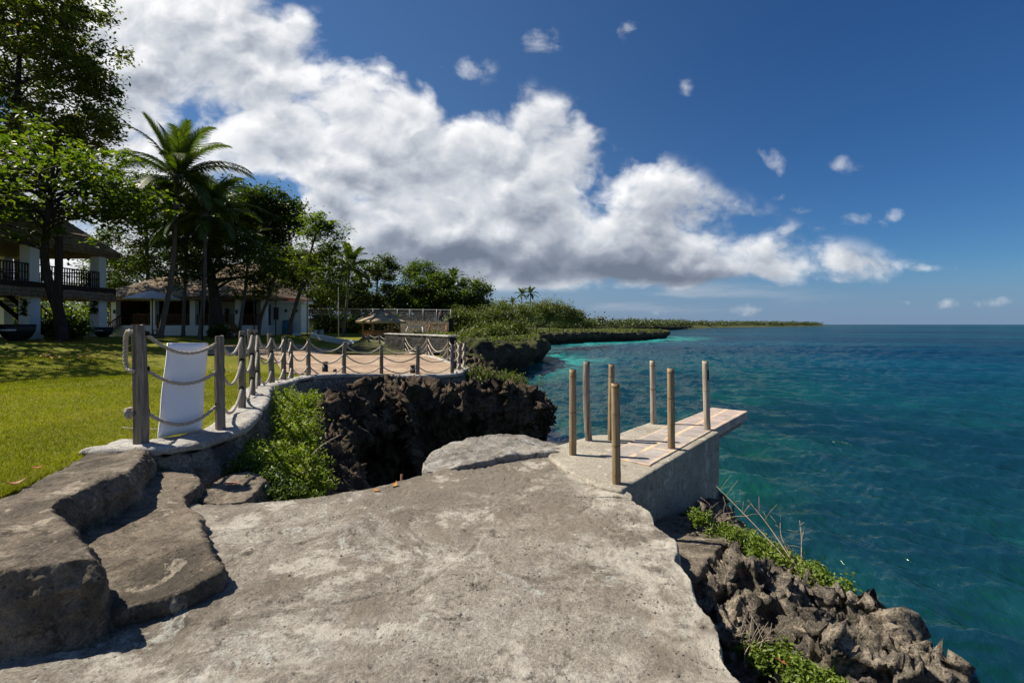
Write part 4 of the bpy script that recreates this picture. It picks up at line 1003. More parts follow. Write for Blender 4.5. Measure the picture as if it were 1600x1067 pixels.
# bollard lights on the terrace
def bollard(px, py, d, h, label):
    x = (px - 800) / F * d; z = land(x, d) + .05
    r = thing('bollard_light', (x, d, z), label, 'bollard light', 'bollard lights on the terrace')
    MB().lathe([(.10, -.03), (.10, h * .62), (.085, h * .62), (.085, h * .66)], (x, d, z), 14).build('body', M['darkmetal'], r, True)
    MB().lathe([(.08, h * .66), (.08, h * .86)], (x, d, z), 14).build('lamp', M['glass'], r, True)
    MB().lathe([(.11, h * .86), (.11, h * .97), (.07, h)], (x, d, z), 14).build('cap', M['darkmetal'], r, True)
bollard(508, 584, 17.0, .36, 'short black bollard light on the bricks near the left terrace posts')
bollard(645, 584, 17.6, .30, 'short black bollard light on the bricks before the right front post')
bollard(710, 574, 19.6, .30, 'short black bollard light between the posts at the terrace corner')
bollard(547, 543, 29, .5, 'black bollard light on the grass between the terrace and the low white wall')
# ------------------------------------------------------------------ vegetation
def leaves(C, size, rg, flat=.5, aspect=.5, sv=.35, fold=.18, droop=0.0):
    """leaf-sized folded blades at centres C -> V, F"""
    n = len(C)
    nz = rg.normal(0, 1, (n, 3)); nz[:, 2] = np.abs(nz[:, 2]) + flat * 2.2; nz /= np.linalg.norm(nz, axis=1)[:, None]
    t = rg.normal(0, 1, (n, 3)); t[:, 2] -= droop; t -= nz * (t * nz).sum(1)[:, None]; t /= np.linalg.norm(t, axis=1)[:, None]
    b = np.cross(nz, t)
    L = size * (1 + rg.uniform(-sv, sv, n))[:, None]; Wd = L * aspect
    p0 = C - t * L * .5; p1 = C + t * L * .10 + b * Wd * .5 + nz * L * fold * .5; p2 = C + t * L * .5; p3 = C + t * L * .10 - b * Wd * .5 + nz * L * fold * .5
    V = np.stack([p0, p1, p2, p3], 1).reshape(-1, 3)
    i = np.arange(n)[:, None] * 4
    Fq = np.concatenate([np.concatenate([i, i + 1, i + 2], 1), np.concatenate([i, i + 2, i + 3], 1)])
    return V, Fq
def clumps(blobs, rg, shell=.55):
    out = []
    for cx, cy, cz, rx, ry, rz, n in blobs:
        d = rg.normal(0, 1, (n, 3)); d /= np.linalg.norm(d, axis=1)[:, None]
        rad = shell + (1 - shell) * rg.random(n) ** .6
        rad *= 1 + .22 * rg.normal(0, 1, n).clip(-1.2, 1.2) * .6
        out.append(np.array([cx, cy, cz]) + d * rad[:, None] * np.array([rx, ry, rz]))
    return np.concatenate(out)
def tree(name, label, cat, base, trunk, r0, r1, blobs, leaf, nleaf, cr, mat, bark, seed, group=None, flat=.5, cflat=.55, aspect=.5, nbr=26, shell=.55):
    rg = np.random.default_rng(seed); root = thing(name, base, label, cat, group)
    m = MB(); tp = catmull([Vector(q) for q in trunk], 5)
    m.tube(tp, list(np.linspace(r0, r1, len(tp))), 9)
    cl = clumps(blobs, rg, shell)
    sel = cl[rg.permutation(len(cl))[:nbr]]
    half = len(tp) // 2
    for c in sel:
        c = Vector(c)
        cand = tp[half:]; s = min(cand, key=lambda q: (q - c).length + max(0, q.z - c.z + .5) * 2)
        if (c - s).length > 1.1 * max(b_[3] for b_ in blobs): continue
        mid = s.lerp(c, .5) + Vector((rg.normal(0, .12), rg.normal(0, .12), rg.normal(.1, .12))) * (c - s).length
        pts = catmull([s, mid, c], 4); rb = max(.02, r1 * .6)
        m.tube(pts, list(np.linspace(rb, .012, len(pts))), 5)
    m.build('trunk', bark, root, True)
    n = len(cl)
    ks = np.repeat(np.arange(n), nleaf)
    o = rg.normal(0, .55, (len(ks), 3)) * np.array([cr, cr, cr * cflat]) * (.6 + .8 * rg.random(n))[ks][:, None]
    V, Fq = leaves(cl[ks] + o, leaf, rg, flat, aspect)
    np_obj('crown', V, Fq, mat, root, False)
    return root
# a palm: trunk, and fronds that each are an object of their own
def frond_mesh(name, L, droop, lift, nl=46, ll=.62, seed=0, hang=.5):
    rg = random.Random(seed); V = []; Fc = []
    def pos(t):
        a = lift - droop * t ** 1.5
        return a
    P = [Vector((0, 0, 0))]; n = 16
    for i in range(n):
        a = pos((i + .5) / n); P.append(P[-1] + Vector((math.cos(a), 0, math.sin(a))) * L / n)
    m = MB(); m.tube(P, list(np.linspace(.035, .006, n + 1)), 4)
    for k in range(nl):
        t = .10 + .90 * k / nl; f = t * n; i = min(int(f), n - 1); q = P[i].lerp(P[i + 1], f - i); d = (P[i + 1] - P[i]).normalized()
        for s in (-1, 1):
            l = ll * (math.sin(math.pi * min(t * .86 + .14, 1)) ** .6 + .12) * rg.uniform(.85, 1.1)
            out = (Vector((0, s, 0)) * (1.0 - .35 * t) + d * (.55 + .6 * t) + Vector((0, 0, .18 - .25 * hang))).normalized()
            mid = q + out * l * .5; out2 = (out + Vector((0, 0, -hang * rg.uniform(.6, 1.3)))).normalized(); tip = mid + out2 * l * .55
            wv = d * (.040 if L > 2.4 else .05)
            b = len(m.v); m.v += [tuple(q - wv), tuple(q + wv), tuple(mid + wv * .9), tuple(mid - wv * .9), tuple(tip)]
            m.f += [(b, b + 1, b + 2, b + 3), (b + 3, b + 2, b + 4)]
    me = bpy.data.meshes.new(name); me.from_pydata(m.v, [], m.f); me.update(); me.materials.append(M['leaf_palm'])
    return me
FROND = {}
def palm(label, base, top, r, L, nf, seed, bark, group='coconut palms', cat='palm tree', bend=0.0, low=False):
    rg = random.Random(seed); root = thing('coconut_palm', base, label, cat, group)
    b, t = Vector(base), Vector(top); mid = b.lerp(t, .5) + Vector((bend, 0, 0))
    pts = catmull([b - Vector((0, 0, .2)), b.lerp(mid, .5) + Vector((bend * .25, 0, 0)), mid, mid.lerp(t, .5), t], 6)
    rad = [r * (1.35 - .75 * min(1, k / 5)) if k < 5 else r * (.62 - .12 * k / len(pts)) * (1.6) for k in range(len(pts))]
    rad = list(np.interp(np.linspace(0, 1, len(pts)), [0, .06, .3, 1], [r * 1.5, r * 1.05, r * .9, r * .72]))
    MB().tube(pts, rad, 9).build('trunk', bark, root, True)
    m = MB(); m.lathe([(r * .7, -.35), (r * 1.5, -.05), (r * 1.3, .35), (r * .3, .7)], top, 8); m.build('crown_shaft', M['palmbark'], root, True)
    key = round(L, 2)
    if key not in FROND:
        nl = 58 if L > 2.4 else 26
        FROND[key] = [frond_mesh('frond', L, 1.25, 1.2, nl, L * .22, 1, .45), frond_mesh('frond', L * 1.05, 1.35, .62, nl, L * .22, 2, .7), frond_mesh('frond', L, 1.1, -.15, nl, L * .22, 3, .95), frond_mesh('frond', L * .8, .5, 1.35, nl, L * .18, 4, .15)]
    ang = rg.random() * 6
    for k in range(nf):
        ang += 2.399963; t_ = k / nf
        me = FROND[key][3 if t_ < .12 else 0 if t_ < .36 else 1 if t_ < .66 else 2]
        o = bpy.data.objects.new('frond', me); COL.objects.link(o); o.parent = root
        o.location = t - b + Vector((math.cos(ang) * .1, math.sin(ang) * .1, .30 - .35 * t_)); s = rg.uniform(.88, 1.1); o.scale = (s, s, s)
        o.rotation_euler = (rg.uniform(-.25, .25), rg.uniform(-.12, .12), ang)
    return root
def V3(px, py, d): return tuple(P3(px, py, d))
def base_at(px, d): x = (px - 800) / F * d; return (x, d, land(x, d))
def blob(px, py, d, rx, ry, n, depth=None):
    """crown blob: photo-size radii turned into metres at its distance"""
    c = P3(px, py, d); return (c.x, c.y, c.z, rx * d / F, (depth if depth else rx * d / F), ry * d / F, n)

# the tall tree at far left, behind the two-storey house
tree('tall_tree', 'tallest tree with small dark leaves rising behind the two-storey thatched house', 'tree', base_at(40, 41), [base_at(40, 41), V3(30, 380, 41), V3(25, 220, 41), V3(30, 90, 41)], .5, .16,
     [blob(20, 110, 41, 145, 150, 190, 7), blob(110, 60, 40, 55, 80, 50, 4), blob(130, 170, 40, 48, 80, 54, 3), blob(50, 235, 40, 120, 60, 70, 5), blob(-40, 40, 41, 120, 110, 60, 6), blob(75, -10, 41, 70, 60, 44, 5)], .34, 92, .82, M['leaf_tall'], M['darkbark'], 101, flat=.3, cflat=.6, nbr=60, shell=.2)
# broad almond tree in front of the house
tree('almond_tree', 'broad almond tree with layered crown in front of the two-storey house', 'tree', base_at(98, 26.5), [base_at(98, 26.5), V3(92, 490, 26.5), V3(80, 455, 26.4), V3(70, 410, 26.3), V3(72, 360, 26), V3(80, 300, 26)], .30, .13,
     [blob(80, 300, 26, 150, 72, 95, 4.5), blob(-20, 320, 25, 80, 66, 40, 4), blob(170, 300, 26, 84, 48, 46, 3.5), blob(10, 360, 24.5, 60, 26, 14, 3), blob(215, 322, 27, 44, 24, 10, 2), blob(60, 225, 27.5, 90, 40, 26, 3), blob(90, 245, 27, 110, 26, 26, 3), blob(190, 340, 27.5, 50, 20, 12, 2)], .34, 30, .50, M['leaf_almond'], M['darkbark'], 102, 'almond trees on the lawn', flat=.6, cflat=.5, nbr=70, shell=.2)
# off to the left, outside the frame, the trees whose shade falls across the lawn
tree('shade_tree', 'spreading tree at the left end of the lawn casting shade on the grass', 'tree', (-23, 14.5, .7), [(-23, 14.5, .7), (-22.8, 14.5, 4), (-22.5, 14.6, 7.5)], .35, .15,
     [(-21.6, 15.2, 8.5, 4.2, 4.0, 1.6, 40)], .3, 70, 1.0, M['leaf_mid'], M['bark'], 103, flat=.7, cflat=.4, shell=.3)
tree('shade_tree', 'second spreading tree at the left lawn end beside the first house column', 'tree', (-25.5, 19, .8), [(-25.5, 19, .8), (-25.4, 19, 4), (-25.2, 19, 7)], .35, .15,
     [(-24.8, 19.2, 7.8, 3.2, 3.0, 1.5, 26)], .3, 65, 1.0, M['leaf_mid'], M['bark'], 104, flat=.7, cflat=.4, shell=.3)
# dark wood behind the bungalow: trees one can tell apart
BACK = [
 (230, 58, 300, [blob(215, 335, 58, 75, 75, 80), blob(250, 420, 57, 80, 40, 40), blob(170, 430, 57, 45, 35, 22)], 'leaf_dark', 'dark bushy tree between the two houses behind the first palm'),
 (345, 55, 330, [blob(340, 350, 55, 62, 60, 70), blob(390, 330, 56, 60, 42, 44), blob(300, 300, 57, 40, 40, 30)], 'leaf_dark', 'dark high-crowned tree behind the second palm and bungalow roof'),
 (430, 56, 330, [blob(425, 345, 56, 55, 45, 56), blob(450, 400, 56, 50, 50, 40), blob(405, 318, 56, 30, 22, 18)], 'leaf_dark', 'dark tree with knobbly top above the white annex'),
 (505, 62, 400, [blob(500, 430, 62, 60, 50, 56), blob(540, 460, 61, 40, 40, 24)], 'leaf_dark', 'dense dark tree in the shadows behind the third palm'),
 (590, 66, 430, [blob(592, 448, 66, 46, 42, 60), blob(600, 420, 66, 26, 18, 16)], 'leaf_dark', 'dark green tree over the left part of the chain-link fence'),
 (655, 66, 440, [blob(655, 450, 66, 46, 36, 58), blob(660, 425, 66, 24, 16, 14), blob(640, 478, 65, 40, 20, 22)], 'leaf_mid', 'rounded green tree directly behind the gazebo roof'),
 (705, 64, 450, [blob(700, 460, 64, 36, 32, 44), blob(690, 440, 64, 22, 14, 14)], 'leaf_mid', 'green tree behind the person on the wall'),
 (738, 66, 460, [blob(735, 468, 66, 28, 30, 36), blob(752, 452, 66, 14, 14, 8)], 'leaf_mid', 'open-topped green tree at the seaward end of the tree row'),
]
for px, d, ty, bl, mt, lab in BACK:
    if px >= 500: bl = [(c[0] * 1.15, c[1] * 1.15, EYE + (c[2] - EYE) * 1.15, c[3] * 1.15, c[4] * 1.15, c[5] * 1.15, c[6]) for c in bl]; d = d * 1.15
    b = base_at(px, d)
    tree('broadleaf_tree', lab, 'tree', b, [b, V3(px + 4, 490, d), V3(px - 2, ty + 60, d), V3(px, ty, d)], .30, .12, bl, .38, 150, 1.15, M[mt], M['darkbark'], 120 + px, 'trees behind the houses', flat=.45, cflat=.6, nbr=18, shell=.3)
UNDER = [(478, 84, 470, 34, 34, 'dark undergrowth tree right behind the white annex roof'), (520, 84, 478, 36, 30, 'dark undergrowth behind the fence left end'), (560, 82, 478, 36, 30, 'dark undergrowth between fence and the single palm'), (604, 82, 480, 36, 28, 'dark undergrowth behind the gazebo roof'),
         (648, 80, 480, 36, 28, 'dark undergrowth above the fence rail left of the person'), (690, 78, 482, 34, 26, 'dark undergrowth behind the person'), (728, 76, 486, 30, 26, 'leafy undergrowth at the fence end pillar'),
         (190, 78, 440, 60, 50, 'distant dark tree seen between the two houses'), (300, 80, 420, 70, 60, 'distant dark tree behind the bungalow roof'), (400, 80, 425, 60, 60, 'distant dark tree behind the bungalow right roof'), (455, 78, 440, 50, 50, 'distant dark tree over the white annex'),
         (20, 84, 478, 60, 22, 'low distant bush seen under the two-storey house'), (90, 86, 480, 60, 20, 'low distant bush seen past the staircase'), (150, 84, 476, 40, 22, 'low distant bush between the farther column and bungalow')]
for i, (px, d, py, rx, ry, lab) in enumerate(UNDER):
    b = base_at(px, d); s = rx * d / F
    tree('undergrowth', lab, 'bush', b, [b, (b[0], b[1], b[2] + .8), V3(px, py, d)], .14, .06, [blob(px, py, d, rx, ry, 46, s * .7)], .46, 90, s * .30, M['leaf_almond' if 'low distant' in lab else 'leaf_dark'], M['darkbark'], 400 + i, 'undergrowth behind the houses and fence', flat=.4, cflat=.8, nbr=10, shell=.2)
# the dark forked tree before the bungalow and the bright almond trees
b = base_at(340, 37)
tree('forked_tree', 'thick dark forked trunk with dark crown in front of the bungalow', 'tree', b, [b, V3(338, 500, 37), V3(336, 470, 37), V3(330, 430, 37), V3(322, 390, 37)], .62, .2,
     [blob(330, 395, 37, 70, 42, 46, 3.5), blob(385, 410, 37, 50, 36, 26, 3), blob(290, 430, 37.5, 40, 30, 14, 2.5)], .26, 80, .95, M['leaf_dark'], M['darkbark'], 140, flat=.5, cflat=.5, nbr=36)
b = base_at(404, 39)
tree('almond_tree', 'slim leaning almond tree with bright leaves beside the annex corner', 'tree', b, [b, V3(408, 495, 39), V3(420, 465, 39), V3(428, 440, 39), V3(432, 405, 39)], .16, .07,
     [blob(420, 418, 39, 38, 40, 26, 2.2), blob(400, 452, 39, 34, 18, 12, 2)], .27, 62, .75, M['leaf_almond'], M['bark'], 141, 'almond trees on the lawn', flat=.7, cflat=.42, nbr=26, shell=.35)
b = base_at(452, 41)
tree('almond_tree', 'bright green almond tree with layered tiers in front of the white annex', 'tree', b, [b, V3(455, 500, 41), V3(466, 465, 41), V3(474, 440, 41), V3(484, 400, 41), V3(496, 355, 41)], .22, .07,
     [blob(480, 425, 41, 62, 26, 44, 2.8), blob(500, 380, 41, 44, 24, 26, 2.2), blob(496, 346, 41, 22, 14, 12, 1.2), blob(440, 435, 41, 36, 28, 20, 2.2), blob(520, 450, 41, 30, 18, 12, 2), blob(515, 360, 41, 24, 10, 9, 1.2)], .28, 66, .72, M['leaf_almond'], M['bark'], 142, 'almond trees on the lawn', flat=.7, cflat=.40, nbr=40, shell=.35)
# palms
palm('tall coconut palm left of the others with a full round crown against the clouds', base_at(249, 33), V3(277, 282, 33), .17, 4.8, 27, 1, M['palmbark'], bend=.35)
palm('yellow-green coconut palm with drooping fronds next to the forked tree', base_at(312, 34), V3(321, 340, 34), .15, 4.0, 28, 2, M['palmbark'], bend=.15)
palm('slender coconut palm between the two larger palms, its crown among dark trees', base_at(286, 37), V3(292, 372, 37), .13, 2.6, 14, 3, M['palmbark'])
palm('thin straight trunk palm leaning before the bungalow columns', base_at(372, 38), V3(390, 385, 38), .13, 2.2, 12, 8, M['palmbark'], bend=.1)
palm('single coconut palm standing on the lawn left of the gazebo', base_at(535, 50), V3(546, 418, 50), .16, 3.1, 18, 4, M['palmbark'], bend=.1)
palm('taller of the far pair of palms above the coastal bushes', base_at(829, 150), V3(829, 459, 150), .2, 2.95, 15, 5, M['palmbark'], 'far palms above the coast')
palm('left palm of the far pair above the coastal bushes', base_at(816, 152), V3(815, 460, 152), .2, 2.9, 14, 6, M['palmbark'], 'far palms above the coast')
palm('small far palm left of the far pair, half in the bushes', base_at(801, 140), V3(801, 474, 140), .2, 2.4, 12, 7, M['palmbark'], 'far palms above the coast')
palm('short far palm top just showing over the bushes', base_at(789, 140), V3(789, 478, 140), .2, 2.3, 12, 9, M['palmbark'], 'far palms above the coast')
palm('palm crown poking over the tree row above the person', base_at(708, 78), V3(708, 437, 78), .2, 2.4, 14, 10, M['palmbark'])

# coastal bushes beyond the fence, each its own
BUSH = [(722, 62, 505, 26, 22, 'bush beside the grey corner pillar of the stone wall'), (752, 70, 500, 32, 22, 'olive bush on the slope right of the tree row'), (776, 84, 490, 30, 17, 'dense olive bush left of the far palms'), (806, 96, 492, 30, 16, 'wide olive bush below the far palms'),
        (838, 108, 490, 26, 17, 'dark green bush right of the far palms'), (858, 112, 487, 24, 18, 'rounded dark bush crowning the headland'), (880, 118, 492, 22, 14, 'bush at the seaward shoulder of the far thicket'), (898, 122, 496, 15, 10, 'last small bush at the seaward end of the thicket'),
        (760, 60, 522, 40, 12, 'low sunlit scrub above the first dark headland'), (735, 54, 530, 28, 10, 'low scrub at the cliff edge by the terrace ropes'), (800, 82, 513, 36, 8, 'low scrub strip on the grassy headland')]
for i, (px, d, py, rx, ry, lab) in enumerate(BUSH):
    b = base_at(px, d); s = rx * d / F
    tree('coastal_bush', lab, 'bush', b, [b, (b[0] + .1, b[1], b[2] + ry * d / F * .6), V3(px, py, d)], .1, .05,
         [blob(px, py, d, rx, ry, int(34 + rx), s * .8)], .22 + d * .0016, 80, s * .34, M['leaf_bush'], M['darkbark'], 200 + i, 'bushes along the coast', flat=.35, cflat=.8, nbr=14, shell=.35)
# far-off wood along the far shore: one mass
def far_wood():
    rg = np.random.default_rng(55); Cs = []; pal = []
    pl = catmull([Vector((x, y, 0)) for x, y in COAST[15:]], 30)
    L = [0]
    for a, b in zip(pl[:-1], pl[1:]): L.append(L[-1] + (b - a).length)
    A = np.array([(q.x, q.y) for q in pl]); n = 1500
    s = L[-1] * rg.random(n) ** 1.6; inl = 4 + rg.random(n) ** 1.3 * 70
    x = np.interp(s, L, A[:, 0]); y = np.interp(s, L, A[:, 1])
    h = rg.uniform(3.5, 8.0, n) * np.where(rg.random(n) < .08, 1.35, 1) + np.clip(y - 400, 0, 900) * .004
    V, Fs = [], []; off = 0
    for i in range(n):
        k = 46 if y[i] < 700 else 26; rr = rg.uniform(2.2, 4.5) * (1 + y[i] / 1500)
        c = rg.normal(0, .5, (k, 3)) * np.array([rr, rr, h[i] * .42]) + np.array([x[i] - inl[i], y[i] + inl[i] * .15, -.8 + h[i] * .55])
        v, f = leaves(c, 1.1 + y[i] / 700, rg, .3, .7); V.append(v); Fs.append(f + off); off += len(v)
    return np.concatenate(V), np.concatenate(Fs)
V, Fq = far_wood(); o = np_obj('far_wood', V, Fq, M['leaf_far'], None, False); tag(o, 'low dark wood along the far shore towards the horizon', 'wood', kind='stuff')

# near plants: shrub on the rocks below the fence, succulent mats on the sea side
def shrub(name, label, cat, base, centres, leaf, nleaf, cr, mat, seed, stems=10, group=None, flat=.25, aspect=.42):
    rg = np.random.default_rng(seed); root = thing(name, base, label, cat, group); cl = np.array(centres)
    m = MB()
    for c in cl[rg.permutation(len(cl))[:stems]]:
        b = Vector(base) + Vector((rg.normal(0, .08), rg.normal(0, .08), -.1)); c = Vector(c); mid = b.lerp(c, .5) + Vector((0, 0, .05))
        m.tube(catmull([b, mid, c], 3), [.012, .010, .010, .009, .008, .006, .004], 5)
    m.build('stems', M['bark'], root, True)
    ks = np.repeat(np.arange(len(cl)), nleaf)
    o = rg.normal(0, .5, (len(ks), 3)) * cr
    V, Fq = leaves(cl[ks] + o, leaf, rg, flat, aspect, .4, .25)
    np_obj('foliage', V, Fq, mat, root, False)
    return root
rg = np.random.default_rng(77)
def spread(polyline, half, n, zf, hh):
    """clump centres scattered along a ground line"""
    pl = catmull([Vector(q) for q in polyline], 10); out = []
    for i in range(n):
        q = pl[rg.integers(len(pl))]; x, y = q.x + rg.normal(0, half * .5), q.y + rg.normal(0, half * .5)
        out.append((x, y, q.z + rg.uniform(0, hh) + zf))
    return out
shrub('shrub', 'leafy bright green shrub hanging over the rocks below the rope fence', 'shrub', (-3.1, 6.2, -.35), spread([(-3.85, 8.5, .22), (-3.45, 7.6, .06), (-3.15, 6.9, -.06), (-2.78, 6.4, -.22), (-2.5, 5.8, -.46)], .32, 170, -.05, .26) + spread([(-2.9, 5.9, -.1), (-2.68, 5.5, -.24), (-2.42, 5.25, -.44)], .26, 100, -.05, .24) + spread([(-3.2, 5.9, .02), (-2.9, 5.55, -.05)], .2, 36, -.02, .14), .052, 85, .12, M['leaf_shrub'], 300, 40)
shrub('shrub', 'dark low shrub creeping over the stones next to the red leaf', 'shrub', (-2.6, 5.1, -.2), spread([(-3.05, 5.35, .0), (-2.75, 5.1, -.02), (-2.45, 5.0, -.15), (-2.2, 5.0, -.35)], .16, 60, .0, .12), .042, 70, .09, M['leaf_mid'], 301, 14)
shrub('shrub', 'olive shrub on the sunny rim at the seaward corner of the terrace', 'shrub', (-.9, 19, -.6), spread([(-1.7, 19.2, -.45), (-.9, 19.2, -.65), (-.2, 20.0, -.85), (.4, 20.8, -1.0)], .55, 90, -.05, .3), .10, 60, .26, M['leaf_bush'], 302, 14)
shrub('succulent_patch', 'small tuft of bright succulent on the shelf beside the jetty block', 'succulent', (1.98, 5.02, -.5), spread([(1.90, 5.05, -.44), (2.02, 4.95, -.46)], .06, 14, 0, .10), .035, 60, .045, M['leaf_succ'], 303, 6, 'succulents on the sea cliff')
shrub('succulent_patch', 'long strip of yellowish succulent along the outer cliff edge', 'succulent', (2.2, 4.3, -.45), spread([(2.08, 4.9, -.50), (2.2, 4.6, -.44), (2.26, 4.25, -.40), (2.38, 3.95, -.40), (2.42, 3.72, -.42)], .13, 110, -.03, .07), .034, 60, .065, M['leaf_succ'], 304, 12, 'succulents on the sea cliff')
shrub('succulent_patch', 'thick bright green succulent mat in the hollow nearest the viewer', 'succulent', (1.7, 2.7, -.5), spread([(1.50, 3.05, -.46), (1.66, 2.85, -.44), (1.72, 2.62, -.44), (1.86, 2.42, -.45), (1.95, 2.2, -.46)], .13, 130, -.03, .08), .032, 75, .055, M['leaf_succ'], 305, 12, 'succulents on the sea cliff')

def twig_bush(label, base, tips, seed):
    rgt = random.Random(seed); m = MB()
    for tp in tips:
        b, t = Vector(base), Vector(tp); mid = b.lerp(t, .5) + Vector((rgt.uniform(-.06, .06), rgt.uniform(-.06, .06), .04))
        pts = catmull([b, mid, t], 5); m.tube(pts, list(np.linspace(.005, .0018, len(pts))), 5)
        for k in range(5):
            s = pts[rgt.randint(4, len(pts) - 2)]; e = s + Vector((rgt.uniform(-.12, .12), rgt.uniform(-.1, .1), rgt.uniform(.02, .16)))
            m.tube([s, s.lerp(e, .5) + Vector((0, 0, .01)), e], [.0022, .0018, .0012], 4)
    tag(m.build('dry_twig', M['twig'], None, True), label, 'twig')
twig_bush('leafless curved grey branch arching from the outer edge of the sea cliff', (2.36, 3.95, -.44), [(2.36, 4.25, -.12), (2.22, 4.55, -.05), (2.05, 4.85, -.02), (2.5, 4.2, -.1)], 1)
twig_bush('thin dry stems standing in the hollow of the karst ledge', (1.42, 2.95, -.5), [(1.35, 2.95, -.3), (1.46, 2.9, -.28), (1.55, 3.0, -.33), (1.62, 2.95, -.32)], 2)
twig_bush('fine dry stalks beside the dark rock under the jetty', (2.15, 5.2, -.6), [(2.15, 5.2, -.35), (2.35, 5.1, -.38), (2.42, 4.95, -.36)], 3)
m = MB(); m.tube(catmull([(-2.75, 6.0, -.35), (-2.5, 6.2, .0), (-2.3, 6.5, .12)], 4), .007, 5)
tag(m.build('dry_twig', M['twig'], None, True), 'long pale dead stick poking out of the bright shrub', 'twig')
m = MB(); m.tube([(-1.13, 4.96, -.45), (-1.135, 4.97, .06)], [.018, .014], 7); tag(m.build('stub', M['brownwood'], None, True), 'short rusty stub sticking up at the far rim of the platform', 'stub')

def leaf_obj(label, pos, L, mat, rz, curl=.3, tilt=0.0):
    V = []; Fc = []; n = 8
    for i in range(n + 1):
        t = i / n; w = L * .26 * math.sin(math.pi * min(1, t * .92 + .04)) ** .8; x = (t - .5) * L; z = curl * L * (2 * t - 1) ** 2 * .6
        V += [(x, -w, z + curl * w * .6), (x, 0, z), (x, w, z + curl * w * .6)]
    V2 = V + [(a, b, c + .0018) for a, b, c in V]; k = len(V)
    for i in range(n):
        for j in (0, 1):
            a = i * 3 + j; Fc += [(a, a + 3, a + 4, a + 1), (k + a, k + a + 1, k + a + 4, k + a + 3)]
    R = Matrix.Rotation(rz, 3, 'Z') @ Matrix.Rotation(tilt, 3, 'Y')
    V2 = [R @ Vector(v) + Vector(pos) for v in V2]
    return tag(np_obj('fallen_leaf', np.array([tuple(v) for v in V2]), Fc, mat), label, 'leaf', 'fallen leaves')
def onplat(px, py):
    bpy.context.view_layer.update(); q = G(px, py, .0); o = bpy.data.objects['platform']
    for k in range(12):
        h = o.ray_cast((q.x, q.y, 1.0), (0, 0, -1))
        if h[0] and h[1].z > -.08: return (q.x, q.y, h[1].z + .008)
        q.y -= .03
    return tuple(q)
def pl(px, py, z): return tuple(G(px, py, z))
bpy.context.view_layer.update(); lp = G(361, 756, .05); zs = [h[1].z for h in (bpy.data.objects[k].ray_cast((lp.x, lp.y, 1.0), (0, 0, -1)) for k in ('rock_step.002', 'platform')) if h[0]]
leaf_obj('curled dull red leaf on the small flat stone by the dark shrub', (lp.x, lp.y, max(zs or [.03]) + .006), .13, M['redleaf'], .3)
leaf_obj('orange leaf standing up on the far rim of the platform', onplat(617, 760), .08, M['yellowleaf'], 1.2, .5, -.35)
leaf_obj('yellow leaf lying on the far rim beside the rusty stub', onplat(588, 768), .085, M['yellowleaf'], 2.6)
leaf_obj('long curled brown leaf in the succulent mat near the viewer', (1.40, 2.38, -.40), .16, M['brownleaf'], 1.7, .5)
leaf_obj('brown leaf lying across the upper rim of the near succulent mat', (1.62, 2.86, -.40), .12, M['brownleaf'], .1, .4)
leaf_obj('brown leaf caught on the dry karst behind the near succulent mat', (1.42, 3.12, -.42), .13, M['brownleaf'], .9, .5)
leaf_obj('small red leaf on the grass near the grey slab edge', (-3.93, 4.0, .415), .07, M['redleaf'], .6)
leaf_obj('brown curled leaf on the grass at the left picture edge', (-3.72, 3.62, .405), .12, M['brownleaf'], .9, .5)
leaf_obj('yellow dead leaf lying on the open lawn left of the first post', tuple(onland(197, 630)), .12, M['brownleaf'], 1.9)

def grit():
    rg = np.random.default_rng(12); bpy.context.view_layer.update(); o = bpy.data.objects['platform']; V = []; Fc = []
    for i in range(900):
        x, y = rg.uniform(-2.4, 1.05), 2.0 + 4.2 * rg.random() ** .9
        if rg.random() < .45: y = min(y, 4.5); x = 1.02 - abs(rg.normal(0, .22))
        hit, loc, nn, _ = o.ray_cast((x, y, 1.0), (0, 0, -1))
        if not hit or nn.z < .7 or loc.z < -.12: continue
        s = .0035 + .010 * rg.random() ** 5; b = len(V); d = rg.uniform(.6, 1.3, 6) * s; a = rg.random() * 6.28; c, q = math.cos(a), math.sin(a)
        z = loc.z + s * .25
        V += [(x + c * d[0], y + q * d[0], z), (x - q * d[1], y + c * d[1], z), (x - c * d[2], y - q * d[2], z), (x + q * d[3], y - c * d[3], z), (x, y, z + d[4] * .7), (x, y, z - d[5] * .6)]
        Fc += [(b, b + 1, b + 4), (b + 1, b + 2, b + 4), (b + 2, b + 3, b + 4), (b + 3, b, b + 4), (b + 1, b, b + 5), (b + 2, b + 1, b + 5), (b + 3, b + 2, b + 5), (b, b + 3, b + 5)]
    tag(np_obj('grit', np.array(V), Fc, M['boulder'], None, False), 'loose grit and small stone chips scattered on the concrete platform', 'gravel', kind='stuff')
grit()
